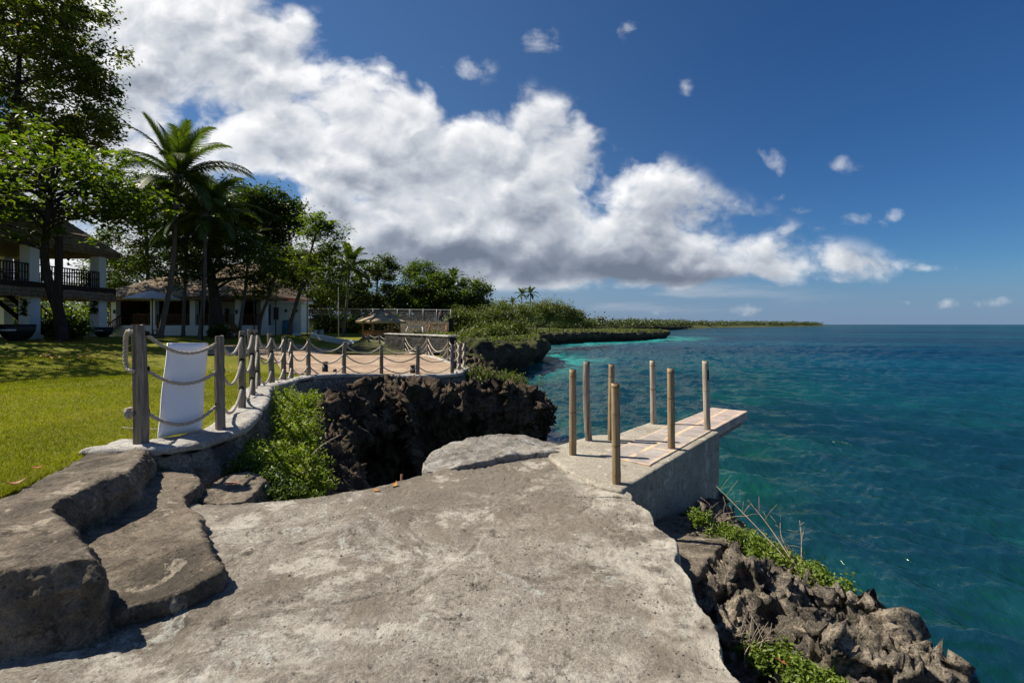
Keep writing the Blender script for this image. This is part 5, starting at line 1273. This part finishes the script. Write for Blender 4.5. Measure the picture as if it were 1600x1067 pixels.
# short lawn grass near the viewer, and leaf litter
def grass():
    rg = np.random.default_rng(5); n = 270000
    d = 3.0 + 13 * rg.random(n) ** 1.5; u = np.where(rg.random(n) < .55, rg.uniform(-1.10, -.36, n), rg.uniform(-2.2, -1.08, n)); X = u * d; Y = d
    poly = [(-20, 1), (-4.2, 2.95), (-3.68, 3.4), (-3.88, 4.1), (-4.12, 4.85), (-4.0, 5.15), (-3.72, 5.35), (-3.68, 5.7)] + [(p[0] - .2, p[1]) for p in POSTS[2:9]] + [(-7.5, 15.5), (-9.5, 19), (-30, 22)]
    k = sdf(X, Y, poly) > 0.01; X, Y, d = X[k], Y[k], d[k]; n = len(X)
    Z = land_np(X, Y) + .012 * fbm(np.stack([X, Y, 0 * X], 1), 1.2, 3, s=3) + .03 * fbm(np.stack([X, Y, 0 * X], 1), .25, 3, s=4)
    h = rg.uniform(.012, .034, n) * (1 + .03 * d); a = rg.random(n) * 6.283; w = .0024 * (1 + .13 * d)
    lx, ly = rg.normal(0, .6, n) * h, rg.normal(0, .6, n) * h
    V = np.stack([np.stack([X - w * np.cos(a), Y - w * np.sin(a), Z - .004], 1), np.stack([X + w * np.cos(a), Y + w * np.sin(a), Z - .004], 1), np.stack([X + lx, Y + ly, Z + h], 1)], 1).reshape(-1, 3)
    tag(np_obj('grass', V, np.arange(3 * n).reshape(-1, 3), M['grass'], None, False), 'short mown grass covering the lawn left of the fence', 'grass', kind='stuff')
grass()
def litter():
    rg = np.random.default_rng(6); n = 420; d = 14 + 14 * rg.random(n); u = rg.uniform(-1.05, -.55, n); X, Y = u * d, d
    Z = land_np(X, Y) + .04; V, Fq = leaves(np.stack([X, Y, Z], 1), .13, rg, 1.5, .55, .4, .3)
    tag(np_obj('leaf_litter', V, Fq, M['yellowleaf'], None, False), 'scattered dry leaves on the shaded lawn before the houses', 'leaf litter', kind='stuff')
litter()
def headland_scrub():
    rg = np.random.default_rng(8); n = 16000
    cx = np.array([c[0] for c in COAST[:16]]); cy = np.array([c[1] for c in COAST[:16]])
    k = rg.random(n) * 14.5; x0 = np.interp(k, range(16), cx); y0 = np.interp(k, range(16), cy)
    inl = 1.2 + rg.random(n) ** 1.4 * np.clip(y0 * .16, 5, 30)
    X = x0 - inl * np.where(y0 > 100, .6, 1); Y = y0 + inl * np.where(y0 > 100, .9, .1)
    Z = land_np(X, Y) + .15 + rg.random(n) * .35
    V, Fq = leaves(np.stack([X, Y, Z], 1), .16, rg, .2, .5); sc = (1 + Y / 45).repeat(4)[:, None]
    Cc = np.stack([X, Y, Z], 1).repeat(4, 0); V = Cc + (V - Cc) * sc
    tag(np_obj('coastal_scrub', V, Fq, M['leaf_bush'], None, False), 'low scrub and dry grass covering the headlands above the dark cliffs', 'scrub', kind='stuff')
headland_scrub()
# ------------------------------------------------------------------ buildings and garden things
def hip_roof(x0, x1, y0, y1, ze, zr, rx0, rx1, ry, th=.35, seed=0, sub=14):
    """thatched hip roof with a shaggy, thick eave; corners (x0,y0)-(x1,y1), ridge from rx0 to rx1 at y=ry"""
    m = MB(); C = [Vector((x0, y0, ze)), Vector((x1, y0, ze)), Vector((x1, y1, ze)), Vector((x0, y1, ze))]; A, B = Vector((rx0, ry, zr)), Vector((rx1, ry, zr))
    rg = random.Random(seed)
    def patch(p, q, r, s):   # eave p->q, ridge s->r
        b = len(m.v)
        for j in range(sub + 1):
            for i in range(sub + 1):
                a, t = i / sub, j / sub; v = p.lerp(q, a).lerp(s.lerp(r, a), t)
                v = v + Vector((0, 0, -.10 * math.sin(math.pi * t) + (rg.uniform(-.05, .05) if 0 < j < sub and 0 < i < sub else 0)))
                m.v.append(tuple(v))
        for j in range(sub):
            for i in range(sub):
                k = b + j * (sub + 1) + i; m.f.append((k, k + 1, k + sub + 2, k + sub + 1))
    patch(C[0], C[1], B, A); patch(C[1], C[2], B, B); patch(C[2], C[3], A, B); patch(C[3], C[0], A, A)
    # thick eave and soffit
    lo = [c + Vector((0, 0, -th)) + (Vector(((x0 + x1) / 2, (y0 + y1) / 2, ze)) - c) * .03 for c in C]; b = len(m.v); m.v += [tuple(v) for v in C + lo]
    for i in range(4): m.f.append((b + i, b + 4 + i, b + 4 + (i + 1) % 4, b + (i + 1) % 4))
    m.f.append((b + 4, b + 7, b + 6, b + 5))
    # straw ends hanging at the eave
    for i in range(4):
        p, q = C[i], C[(i + 1) % 4]; L = (q - p).length; n = int(L / .07)
        d = (q - p) / L; o = Vector((d.y, -d.x, 0))
        for k in range(n):
            s = p + d * (k + rg.random()) * L / n; l = rg.uniform(.12, .38); w = .03
            b = len(m.v); m.v += [tuple(s - d * w + o * .02), tuple(s + d * w + o * .02), tuple(s + d * w * .3 + o * rg.uniform(.02, .14) + Vector((0, 0, -th * .7 - l * .5)))]
            m.f.append((b, b + 1, b + 2))
    return m
def railing(a, b, h, mat, parent, name='railing', step=.16, lattice=False):
    m = MB(); a, b = Vector(a), Vector(b); L = (b - a).length; up = Vector((0, 0, 1))
    m.bar(a + up * h, b + up * h, .09, .07); m.bar(a + up * .12, b + up * .12, .06, .05)
    n = max(2, int(L / step))
    for k in range(n + 1):
        q = a.lerp(b, k / n); m.box(q + up * (h * .5), (.045, .045, h - .02))
    if lattice: m.bar(a + up * h * .55, b + up * h * .55, .05, .05)
    return m.build(name, mat, parent)

# two-storey open thatched house at the left; its sea side runs along x = -27
def house():
    g = .80; R = thing('thatched_house', (-27, 27, g), 'two-storey open thatched house with white columns behind the broad almond tree', 'house')
    for (x, y) in ((-27.0, 22.2), (-26.95, 27.0), (-27.05, 31.6), (-33.2, 22.2), (-33.2, 27.0), (-33.2, 31.6)):
        c = MB().box((x, y, (g + 3.35) / 2 - .05), (.62, .62, 3.35 - g + .1)).build('column', M['white'], R)
        MB().box((x, y, g + .10), (.8, .8, .24)).build('column_base', M['white'], c).matrix_parent_inverse = Matrix.Translation(-R.location)
        MB().box((x, y, (3.98 + 6.25) / 2), (.56, .56, 2.27)).build('column', M['white'], R)
    m = MB().box((-30.1, 26.9, 3.66), (7.4, 10.6, .6)); m.build('upper_floor', M['darkwood'], R)
    # dark thatched skirt round the upper floor
    m = MB(); b = 0
    for (p, q) in (((-26.6, 21.2), (-26.6, 32.0)), ((-26.6, 32.0), (-34, 32.0))):
        p, q = Vector((*p, 0)), Vector((*q, 0)); d = (q - p).normalized(); o = Vector((d.y, -d.x, 0)); n = int((q - p).length / .25)
        for k in range(n):
            s, e = p + d * k * (q - p).length / n, p + d * (k + 1) * (q - p).length / n; j = random.uniform(-.05, .05)
            m.add([s + Vector((0, 0, 3.99)), e + Vector((0, 0, 3.99)), e + o * .42 + Vector((0, 0, 3.30 + j)), s + o * .42 + Vector((0, 0, 3.30 + j)), s + Vector((0, 0, 3.75)), e + Vector((0, 0, 3.75)), e + o * .38 + Vector((0, 0, 3.14 + j)), s + o * .38 + Vector((0, 0, 3.14 + j))],
                  [(0, 3, 2, 1), (4, 5, 6, 7), (3, 7, 6, 2), (0, 1, 5, 4), (1, 2, 6, 5), (0, 4, 7, 3)])
    m.build('skirt_roof', M['thatch'], R)
    MB().box((-30.1, 26.9, 6.36), (7.0, 10.2, .22)).build('ceiling_beam', M['brownwood'], R)
    hip_roof(-35, -26.4, 19.5, 32.7, 6.35, 10.4, -31.5, -29.5, 27, .35, 3, 14).build('roof', M['thatch'], R, False)
    railing((-26.75, 22.5, 3.96), (-26.75, 26.7, 3.96), 1.0, M['darkwood'], R, lattice=True)
    railing((-26.75, 27.3, 3.96), (-26.75, 31.3, 3.96), 1.0, M['darkwood'], R, lattice=True)
    railing((-33.2, 22.5, 3.96), (-33.2, 31.3, 3.96), 1.0, M['darkwood'], R)
    railing((-27, 31.6, 3.96), (-33, 31.6, 3.96), 1.0, M['darkwood'], R)
    # rear walls: plaster with dark opening above, brown shutters below
    MB().box((-33.4, 24.2, 5.1), (.15, 3.8, 2.3)).build('back_wall', M['dimwall'], R)
    MB().box((-31.8, 24.4, 2.4), (.2, 4.4, 1.6)).build('shutter_wall', M['brownwood'], R)
    # staircase rising to the left
    m = MB()
    for k in range(12): m.box((-30.0, 31.0 - k * .28, g + .2 + k * .25), (1.0, .3, .07))
    m.bar((-29.5, 31.3, g), (-29.5, 27.7, g + 3.0), .06, .26); m.bar((-30.5, 31.3, g), (-30.5, 27.7, g + 3.0), .06, .26)
    m.build('staircase', M['darkwood'], R)
    m = MB(); m.bar((-29.45, 31.4, g + 1.0), (-29.45, 27.7, g + 4.0), .07, .08)
    m.build('handrail', M['orangewood'], R)
    m = MB()
    for k in range(14): y = 31.3 - k * .27; z = g + .1 + k * .235; m.box((-29.45, y, z + .45), (.04, .04, .9))
    m.build('stair_railing', M['darkwood'], R)
    # hanging wind chime in the upper opening
    m = MB(); m.tube([(-26.9, 29.3, 6.2), (-26.9, 29.3, 5.2)], .012, 5); 
    for z in (6.05, 5.55, 5.25): m.lathe([(.02, -.08), (.09, 0), (.02, .08)], (-26.9, 29.3, z), 8)
    m.build('hanging_ornament', M['darkmetal'], R, True)
house()
def ivy(label, x, y, z0, z1, seed):
    rg = np.random.default_rng(seed); n = 90
    C = np.stack([x + rg.normal(0, .12, n), y + rg.normal(0, .03, n), rg.uniform(z0, z1, n)], 1); V, Fq = leaves(C, .16, rg, .1, .7)
    tag(np_obj('hanging_plant', V, Fq, M['leaf_dark'], None, False), label, 'plant')
ivy('small dark plant hung on the nearer lower column of the two-storey house', -26.9, 26.64, 2.1, 3.0, 1)
ivy('small dark plant hung on the farther lower column of the two-storey house', -27.0, 31.24, 2.3, 3.1, 2)
def tub(label, x, y, L, h, rz):
    z = land(x, y); r = thing('black_tub', (x, y, z), label, 'tub', 'black tubs by the thatched house'); c, s = math.cos(rz), math.sin(rz)
    m = MB(); n = 18; vs = []
    for k, (t, zz) in enumerate(((.45, 0), (.75, h * .25), (.95, h * .6), (1.0, h))):
        for i in range(n):
            a = 2 * math.pi * i / n; px_, py_ = L / 2 * t * math.cos(a), L * .32 * t * math.sin(a); vs.append((x + c * px_ - s * py_, y + s * px_ + c * py_, z + zz))
    m.add(vs, [(k * n + i, k * n + (i + 1) % n, (k + 1) * n + (i + 1) % n, (k + 1) * n + i) for k in range(3) for i in range(n)] + [tuple(range(3 * n, 4 * n))]); m.build('hull', M['black'], r, True)
    d = Vector((c, s, 0)); nrm = Vector((s, -c, 0)); m = MB(); q = Vector((x, y, z + h * .66)) + nrm * (L * .325)
    m.bar(q - d * L * .22, q + d * L * .22, .03, .06); m.build('stripe', M['white'], r)
tub('large black tub with a white stripe at the left picture edge', -25.0, 24.4, 1.6, .85, .15)
tub('smaller black tub with white stripe at the foot of the farther column', -25.9, 30.6, 1.15, .62, .1)
tub('black tub half cut by the picture edge under the thatched house', -26.0, 23.6, 1.6, .8, .15)
m = MB(); b = base_at(92, 25.8); m.box((b[0], b[1], (b[2] + 6.15) / 2), (.24, .24, 6.15 - b[2] + .3)); tag(m.build('wooden_pole', M['darkwood']), 'tall square dark pole in front of the two-storey house', 'pole')
for i, (px, d, w, lab) in enumerate(((112, 27.5, .9, 'yellowish bush at the foot of the dark pole'), (72, 28.5, .8, 'low green plant under the staircase of the two-storey house'), (345, 36.3, .8, 'agave-like plant at the base of the forked tree'))):
    b = base_at(px, d); r2 = np.random.default_rng(30 + i)
    shrub('garden_bush', lab, 'bush', b, [(b[0] + r2.normal(0, w * .5), b[1] + r2.normal(0, w * .4), b[2] + .2 + abs(r2.normal(0, .35))) for _ in range(34)], .24, 34, .25, M['leaf_mid'], 330 + i, 8)
# green hedge seen through the house and behind it
def hedge(label, x0, x1, y, h, n, seed, mat):
    rg = np.random.default_rng(seed); r = thing('hedge', ((x0 + x1) / 2, y, land((x0 + x1) / 2, y)), label, 'hedge')
    X = rg.uniform(x0, x1, n); Z = np.array([land(x0 + (x1 - x0) * .5, y)] * n) + rg.random(n) * h
    V, Fq = leaves(np.stack([X, y + rg.normal(0, .4, n), Z], 1), .3, rg, .2, .6); np_obj('foliage', V, Fq, mat, r, False)
    MB().bar((x0, y, land(x0, y) + .1), (x1, y, land(x1, y) + .1), .12, .3).build('stems', M['darkbark'], r)
hedge('bright green hedge seen through the ground floor of the thatched house', -46, -33, 44, 2.6, 5200, 41, M['leaf_almond'])
hedge('dark hedge under the chain-link fence left of the gazebo', -24, -13.5, 58, 2.2, 4200, 42, M['leaf_dark'])

# bungalow with thatched roofs, white columns and brown railing
def bungalow():
    y0 = 42.0; g = .7; fl = 1.52; R = thing('bungalow', (-28.5, y0, g), 'low thatched bungalow with white columns and brown railing behind the palms', 'house')
    MB().box((-28.3, y0 + 3.2, (g + fl) / 2 - .1), (14.2, 6.6, fl - g + .2)).build('plinth', M['white'], R)
    for x, w in ((-34.6, .42), (-31.2, .42), (-27.75, .46), (-23.85, .42), (-21.6, .4)):
        MB().box((x, y0 + .2, (fl + 3.75) / 2), (w, .5, 3.75 - fl)).build('column', M['white'], R)
    MB().box((-35.2, y0 + 2.4, 2.6), (.25, 3.9, 2.3)).build('end_wall', M['brownwood'], R)
    MB().box((-28.3, y0 + 4.2, 2.65), (13.6, .3, 2.4)).build('back_wall', M['darkwood'], R)
    
    for x, w in ((-26.4, 2.6), (-23.1, 1.2)): MB().box((x, y0 + 2.9, 2.6), (w, .2, 2.2)).build('inner_wall', M['dimwall'], R)
    for x, w in ((-26.6, .7), (-22.6, .9)): MB().box((x, y0 + 2.76, 2.45), (w, .06, 1.3)).build('window', M['glass'], R)
    MB().box((-28.3, y0 + .2, 3.78), (14.0, .3, .22)).build('eave_beam', M['brownwood'], R)
    for a, b in ((-33.0, -31.5), (-30.9, -28.1), (-27.4, -24.1), (-23.6, -21.9)): railing((a, y0 + .1, fl), (b, y0 + .1, fl), .95, M['brownwood'], R, step=.15)
    hip_roof(-36.4, -24.6, y0 - 1.2, y0 + 7.2, 4.0, 6.05, -32.8, -28.6, y0 + 3, .3, 5, 12).build('roof', M['thatch'], R)
    hip_roof(-29.4, -20.6, y0 - .9, y0 + 8.2, 4.05, 7.4, -27.0, -24.4, y0 + 4, .3, 6, 12).build('roof', M['thatch'], R)
    m = MB()
    for k in range(4): m.box((-35.0 + .45 + k * .02, y0 - .2 - k * .32, fl - .1 - k * .2), (1.3, .34, .2))
    m.build('steps', M['dimwall'], R)
    railing((-35.0, y0 - 1.4, g + .05), (-35.0, y0 - .1, fl), .9, M['brownwood'], R, 'step_railing', .2); railing((-33.9, y0 - 1.4, g + .05), (-33.9, y0 - .1, fl), .9, M['brownwood'], R, 'step_railing', .2)
    for x in (-34.6, -24.0): MB().box((x + .1, y0 - .09, 2.7), (.14, .08, .34)).build('wall_lamp', M['darkmetal'], R)
bungalow()
def annex():
    y0 = 44.0; g = .8; x0, x1 = -22.1, -19.2; R = thing('white_annex', ((x0 + x1) / 2, y0, g), 'small flat-roofed white annex with red roof edge at the bungalow end', 'house')
    MB().box(((x0 + x1) / 2, y0 + .8, (g + 3.5) / 2), (x1 - x0, 1.6, 3.5 - g)).build('walls', M['white'], R)
    MB().box(((x0 + x1) / 2 + .1, y0 + .75, 3.62), (x1 - x0 + .5, 2.1, .22)).build('roof_slab', M['white'], R)
    MB().box(((x0 + x1) / 2 + .05, y0 + .8, 3.80), (x1 - x0 + .3, 1.8, .12)).build('roof_edge', M['redtile'], R)
    d = MB().box((-21.45, y0 - .02, 2.6), (.5, .07, 1.2)).build('window', M['dimwall'], R); MB().box((-21.45, y0 - .065, 2.6), (.38, .03, 1.05)).build('pane', M['glass'], d).matrix_parent_inverse = Matrix.Translation(-R.location)
    for x in (-20.55, -19.6): MB().lathe([(.02, -.16), (.13, -.05), (.13, .06), (.02, .16)], (x, y0 - .1, 2.85), 8).build('wall_lamp', M['darkmetal'], R, True)
    MB().tube([(-22.0, y0 - .06, g), (-22.0, y0 - .06, 3.4)], .05, 6).build('drain_pipe', M['darkmetal'], R)
annex()
MB2 = thing('water_drum', (-19.9, 42.9, .8), 'blue plastic water drum against the white annex wall', 'drum')
MB().lathe([(.42, 0), (.46, .1), (.46, .5), (.49, .55), (.46, .6), (.46, 1.05), (.40, 1.12)], (-19.9, 42.9, .8), 16).build('body', M['blue'], MB2, True)
MB().lathe([(.44, 1.12), (.44, 1.18), (.3, 1.2)], (-19.9, 42.9, .8), 16).build('lid', M['blue'], MB2, True)
def bin_(label, px, d, mat):
    b = base_at(px, d); r = thing('waste_bin', b, label, 'bin'); MB().lathe([(.2, 0), (.26, .62)], b, 12).build('body', mat, r, True); MB().lathe([(.28, .62), (.28, .68), (.1, .72)], b, 12).build('lid', mat, r, True)
bin_('small white bin on the lawn between annex and gazebo', 492, 50, M['white']); bin_('small grey bin to the right of the white bin', 502, 50, M['metal'])
def chair(label, px, d):
    b = base_at(px, d); x, y, z = b; r = thing('garden_chair', b, label, 'chair')
    MB().box((x, y, z + .45), (.5, .5, .06)).build('seat', M['brownwood'], r); MB().box((x, y + .24, z + .8), (.5, .05, .55)).build('backrest', M['brownwood'], r)
    for sx in (-.2, .2):
        for sy in (-.2, .2): MB().box((x + sx, y + sy, z + .21), (.06, .06, .44)).build('leg', M['brownwood'], r)
chair('brown garden chair below the patio umbrella', 246, 38.5); chair('brown garden chair on the grass right of the forked tree', 362, 36)
# patio umbrella
def umbrella():
    b = base_at(238, 38.5); x, y, _ = b; g = b[2]; r = thing('patio_umbrella', b, 'open grey canvas patio umbrella in front of the bungalow porch', 'umbrella')
    MB().tube([(x, y, g), (x, y, 4.2)], .04, 8).build('pole', M['darkmetal'], r); MB().lathe([(.3, 0), (.3, .1), (.06, .16)], (x, y, g), 12).build('base', M['darkmetal'], r)
    m = MB(); n = 8; vs = [(x, y, 4.28)]
    for t, z in ((.5, 4.0), (1.0, 3.62)):
        for i in range(n): vs.append((x + 2.0 * t * math.cos(i * math.pi / 4 + .3), y + 2.0 * t * math.sin(i * math.pi / 4 + .3), z))
    k = len(vs); vs += [(a, b_, c - .04) for a, b_, c in vs]
    f = [(0, 1 + i, 1 + (i + 1) % n) for i in range(n)] + [(1 + i, 1 + n + i, 1 + n + (i + 1) % n, 1 + (i + 1) % n) for i in range(n)]
    f += [tuple(reversed([q + k for q in t_])) for t_ in f] + [(1 + n + i, k + 1 + n + i, k + 1 + n + (i + 1) % n, 1 + n + (i + 1) % n) for i in range(n)]
    m.add(vs, f); m.build('canopy', M['canvas'], r)
    m = MB()
    for i in range(n): a = i * math.pi / 4 + .3; m.tube([(x, y, 3.6), (x + 1.0 * math.cos(a), y + 1.0 * math.sin(a), 3.93)], .015, 4)
    m.build('ribs', M['darkmetal'], r)
umbrella()
# lamp posts on the lawn
for px, d, h, lab in ((397, 37.0, 4.4, 'thin black lamp post in front of the bungalow right end'), (431, 41.0, 3.6, 'thin dark pole by the annex window'), (480, 42.0, 3.4, 'thin dark pole on the lawn right of the annex'), (529, 46, 5.2, 'thin pale pole beside the single lawn palm'), (316, 33.6, 5.5, 'black pole against the second palm trunk')):
    b = base_at(px, d); r = thing('lamp_post', b, lab, 'lamp post', 'thin posts on the lawn'); mt = M['metal'] if 'pale' in lab else M['darkmetal']
    MB().tube([b, (b[0], b[1], b[2] + h)], .045, 7).build('pole', mt, r, True); MB().lathe([(.04, 0), (.10, .06), (.10, .2), (.03, .26)], (b[0], b[1], b[2] + h), 8).build('lamp', mt, r, True)
b = base_at(547, 29); 

# gazebo
def gazebo():
    x, y = (596 - 800) / F * 50, 50.0; g = land(x, y) + .05; R = thing('gazebo', (x, y, g), 'small six-sided thatched gazebo with orange timber posts on the upper lawn', 'gazebo'); n = 6; rad = 1.85
    for i in range(n):
        a = i * math.pi / 3 + .32; MB().box((x + rad * math.cos(a), y + rad * math.sin(a), g + .85), (.14, .14, 1.75), rz=a).build('post', M['orangewood'], R)
    m = MB(); er = 2.55; vs = []; S = 10; ze, zr = 1.62, 2.85
    for j in range(S + 1):
        t = j / S
        for i in range(n):
            for k in range(4):
                a0, a1 = i * math.pi / 3 + .32, (i + 1) * math.pi / 3 + .32; p = Vector((math.cos(a0), math.sin(a0), 0)).lerp(Vector((math.cos(a1), math.sin(a1), 0)), k / 4)
                rr = er * (1 - t) + .02; vs.append((x + p.x * rr, y + p.y * rr, g + ze + (zr - ze) * t - .08 * math.sin(math.pi * t) + random.uniform(-.02, .02)))
    w = n * 4; k0 = len(vs)
    for i in range(w): q = vs[i]; vs.append((x + (q[0] - x) * .97, y + (q[1] - y) * .97, q[2] - .2))
    m.add(vs, [(j * w + i, j * w + (i + 1) % w, (j + 1) * w + (i + 1) % w, (j + 1) * w + i) for j in range(S) for i in range(w)] + [(i, k0 + i, k0 + (i + 1) % w, (i + 1) % w) for i in range(w)] + [tuple(range(k0 + w - 1, k0 - 1, -1))])
    m.build('roof', M['straw'], R)
    m = MB()
    for i in range(n):
        a = i * math.pi / 3 + .32; m.tube([(x + 2.5 * math.cos(a), y + 2.5 * math.sin(a), g + ze + .03), (x + .1 * math.cos(a), y + .1 * math.sin(a), g + zr + .02)], .07, 6)
    m.build('hip_cap', M['greywood'], R, True)
    for i in range(n):
        if i == 5: continue
        a0, a1 = i * math.pi / 3 + .32, (i + 1) * math.pi / 3 + .32; p, q = Vector((x + rad * math.cos(a0), y + rad * math.sin(a0), g)), Vector((x + rad * math.cos(a1), y + rad * math.sin(a1), g))
        m = MB(); m.bar(p + Vector((0, 0, .66)), q + Vector((0, 0, .66)), .1, .08); m.bar(p + Vector((0, 0, .32)), q + Vector((0, 0, .32)), .05, .42); m.build('balustrade', M['orangewood'], R)
    MB().lathe([(2.2, -.3), (2.2, .03)], (x, y, g), 18).build('floor', M['curb'], R)
gazebo()
# stone wall with chain-link fence on top
def chainlink():
    A, B = Vector((-7.45, 60, .1)), Vector((-30.5, 72, .9)); d = (B - A).normalized(); L = (B - A).length
    R = thing('stone_wall', tuple(A), 'long tan stone wall topped by chain-link fence behind the gazebo', 'wall')
    m = MB(); m.bar(A + Vector((0, 0, .7)), A + d * 11 + Vector((0, 0, .72)), .4, 2.2); m.build('masonry', M['stone_tan'], R)
    m = MB(); m.bar(A + d * 11.003 + Vector((0, 0, .75)), B + Vector((0, 0, .6)), .38, 2.2); m.build('masonry', M['stone_shaded'], R)
    def top(s): return A + d * s + Vector((0, 0, 1.86 - .008 * s))
    n = 12
    for k in range(n + 1):
        s = .2 + (L - .4) * k / n; q = top(s); MB().tube([q - Vector((0, 0, .2)), q + Vector((0, 0, 1.5))], .055, 6).build('fence_post', M['metal'], R, True)
    m = MB(); m.bar(top(0) + Vector((0, 0, 1.45)), top(L) + Vector((0, 0, 1.45)), .09, .09); m.build('top_rail', M['metal'], R)
    m = MB(); H = 1.4; st = .16
    for k in range(int(L / st)):
        s = k * st
        for sg in (1, -1):
            a = top(s if sg > 0 else s + H) + Vector((0, 0, 0.02)); e = top(s + H if sg > 0 else s) + Vector((0, 0, H))
            if s + H < L: m.tube([a, e], .005, 3, False)
    m.build('wire_mesh', M['metal'], R)
    MB().box(tuple(A + Vector((-.05, -.6, .9))), (.5, .9, 2.7)).build('corner_pillar', M['stone_shaded'], R)
    return top
top = chainlink()
# A-frames on the upper lawn
def a_frame(label, px0, px1, pt, pb, d, mat, net):
    z0, z1 = EYE - (pb - 507) / F * d, EYE - (pt - 507) / F * d; x0, x1 = (px0 - 800) / F * d, (px1 - 800) / F * d
    w = x1 - x0; r = thing('swing_frame', (x0 + w / 2, d, z0), label, 'swing frame', 'swing frames by the stone wall')
    MB().bar((x0 + w * .14, d, z1), (x1 - w * .14, d, z1), .12, .12).build('crossbar', mat, r)
    for sx, xb, xt in ((0, x0, x0 + w * .15), (1, x1, x1 - w * .15)):
        for dy in (-.6, .6): MB().tube([(xb, d + dy, z0 - .05), (xt, d, z1)], .055, 6).build('leg', mat, r, True)
    if net:
        for sx in (.38, .62): MB().tube([(x0 + w * sx, d, z1), (x0 + w * sx, d, z0 + .42)], .012, 4).build('chain', M['darkmetal'], r)
        MB().box((x0 + w / 2, d, z0 + .42), (w * .3, .3, .05)).build('seat', mat, r)
a_frame('white swing frame between gazebo and stone wall corner', 633, 664, 510, 524, 55, M['white'], True)
a_frame('orange timber swing frame in front of the tan stone wall', 667, 701, 507.5, 523, 56, M['orangewood'], True)

# the person on the wall
def person():
    q = top(1.8) + Vector((0, 0, 0)); q = Vector((q.x, q.y - .02, q.z - .02)); H = 1.34
    root = thing('person', tuple(q), 'person in a pink top and dark trousers standing on the stone wall', 'person')
    J = [(0, .50), (0, .62), (0, .76), (0, .83), (.0, .90), (.0, .965)]
    vs = [(0, 0, .51 * H), (.0, 0, .62 * H), (.015, -.01, .75 * H), (.03, -.02, .82 * H), (.05, -.04, .87 * H), (.06, -.05, .93 * H), (.065, -.055, .985 * H)]
    rd = [.115, .10, .12, .085, .042, .075, .05]
    ed = [(0, 1), (1, 2), (2, 3), (3, 4), (4, 5), (5, 6)]
    for s in (-1, 1):
        b = len(vs); vs += [(s * .075, 0, .47 * H), (s * .085, .01, .27 * H), (s * .085, .03, .04 * H), (s * .09, -.09, .02 * H)]; rd += [.085, .06, .045, .04]; ed += [(0, b), (b, b + 1), (b + 1, b + 2), (b + 2, b + 3)]
        b = len(vs); vs += [(s * .155 + .02, -.01, .79 * H), (s * .20 + .02, -.02, .62 * H), (s * .15 + .04, -.14, .52 * H), (s * .13 + .05, -.20, .50 * H)]; rd += [.05, .038, .03, .028]; ed += [(2, b), (b, b + 1), (b + 1, b + 2), (b + 2, b + 3)]
    me = bpy.data.meshes.new('body'); me.from_pydata(vs, ed, []); me.update()
    o = bpy.data.objects.new('body', me); COL.objects.link(o)
    o.modifiers.new('skin', 'SKIN')
    if not me.skin_vertices: pass
    for k, sv in enumerate(me.skin_vertices[0].data): sv.radius = (rd[k], rd[k] * .85); sv.use_root = (k == 0)
    s = o.modifiers.new('sub', 'SUBSURF'); s.levels = 1; s.render_levels = 1
    dg = bpy.context.evaluated_depsgraph_get(); dg.update(); nm = bpy.data.meshes.new_from_object(o.evaluated_get(dg)); o.modifiers.clear(); o.data = nm
    nm.materials.clear()
    for k in ('skin', 'shirt', 'trousers'): nm.materials.append(M[k])
    for p in nm.polygons:
        c = p.center; p.material_index = 2 if c.z < .53 * H and abs(c.x) < .14 and c.y > -.12 else 1 if c.z < .84 * H and not (c.y < -.10) else 0
        p.use_smooth = True
    o.parent = root
    m = MB(); m.lathe([(.02, -.10), (.085, -.06), (.095, .0), (.075, .06), (.02, .085)], (.065, -.035, .965 * H), 10); h = m.build('hair', M['hair'], None, True); h.parent = root
person()
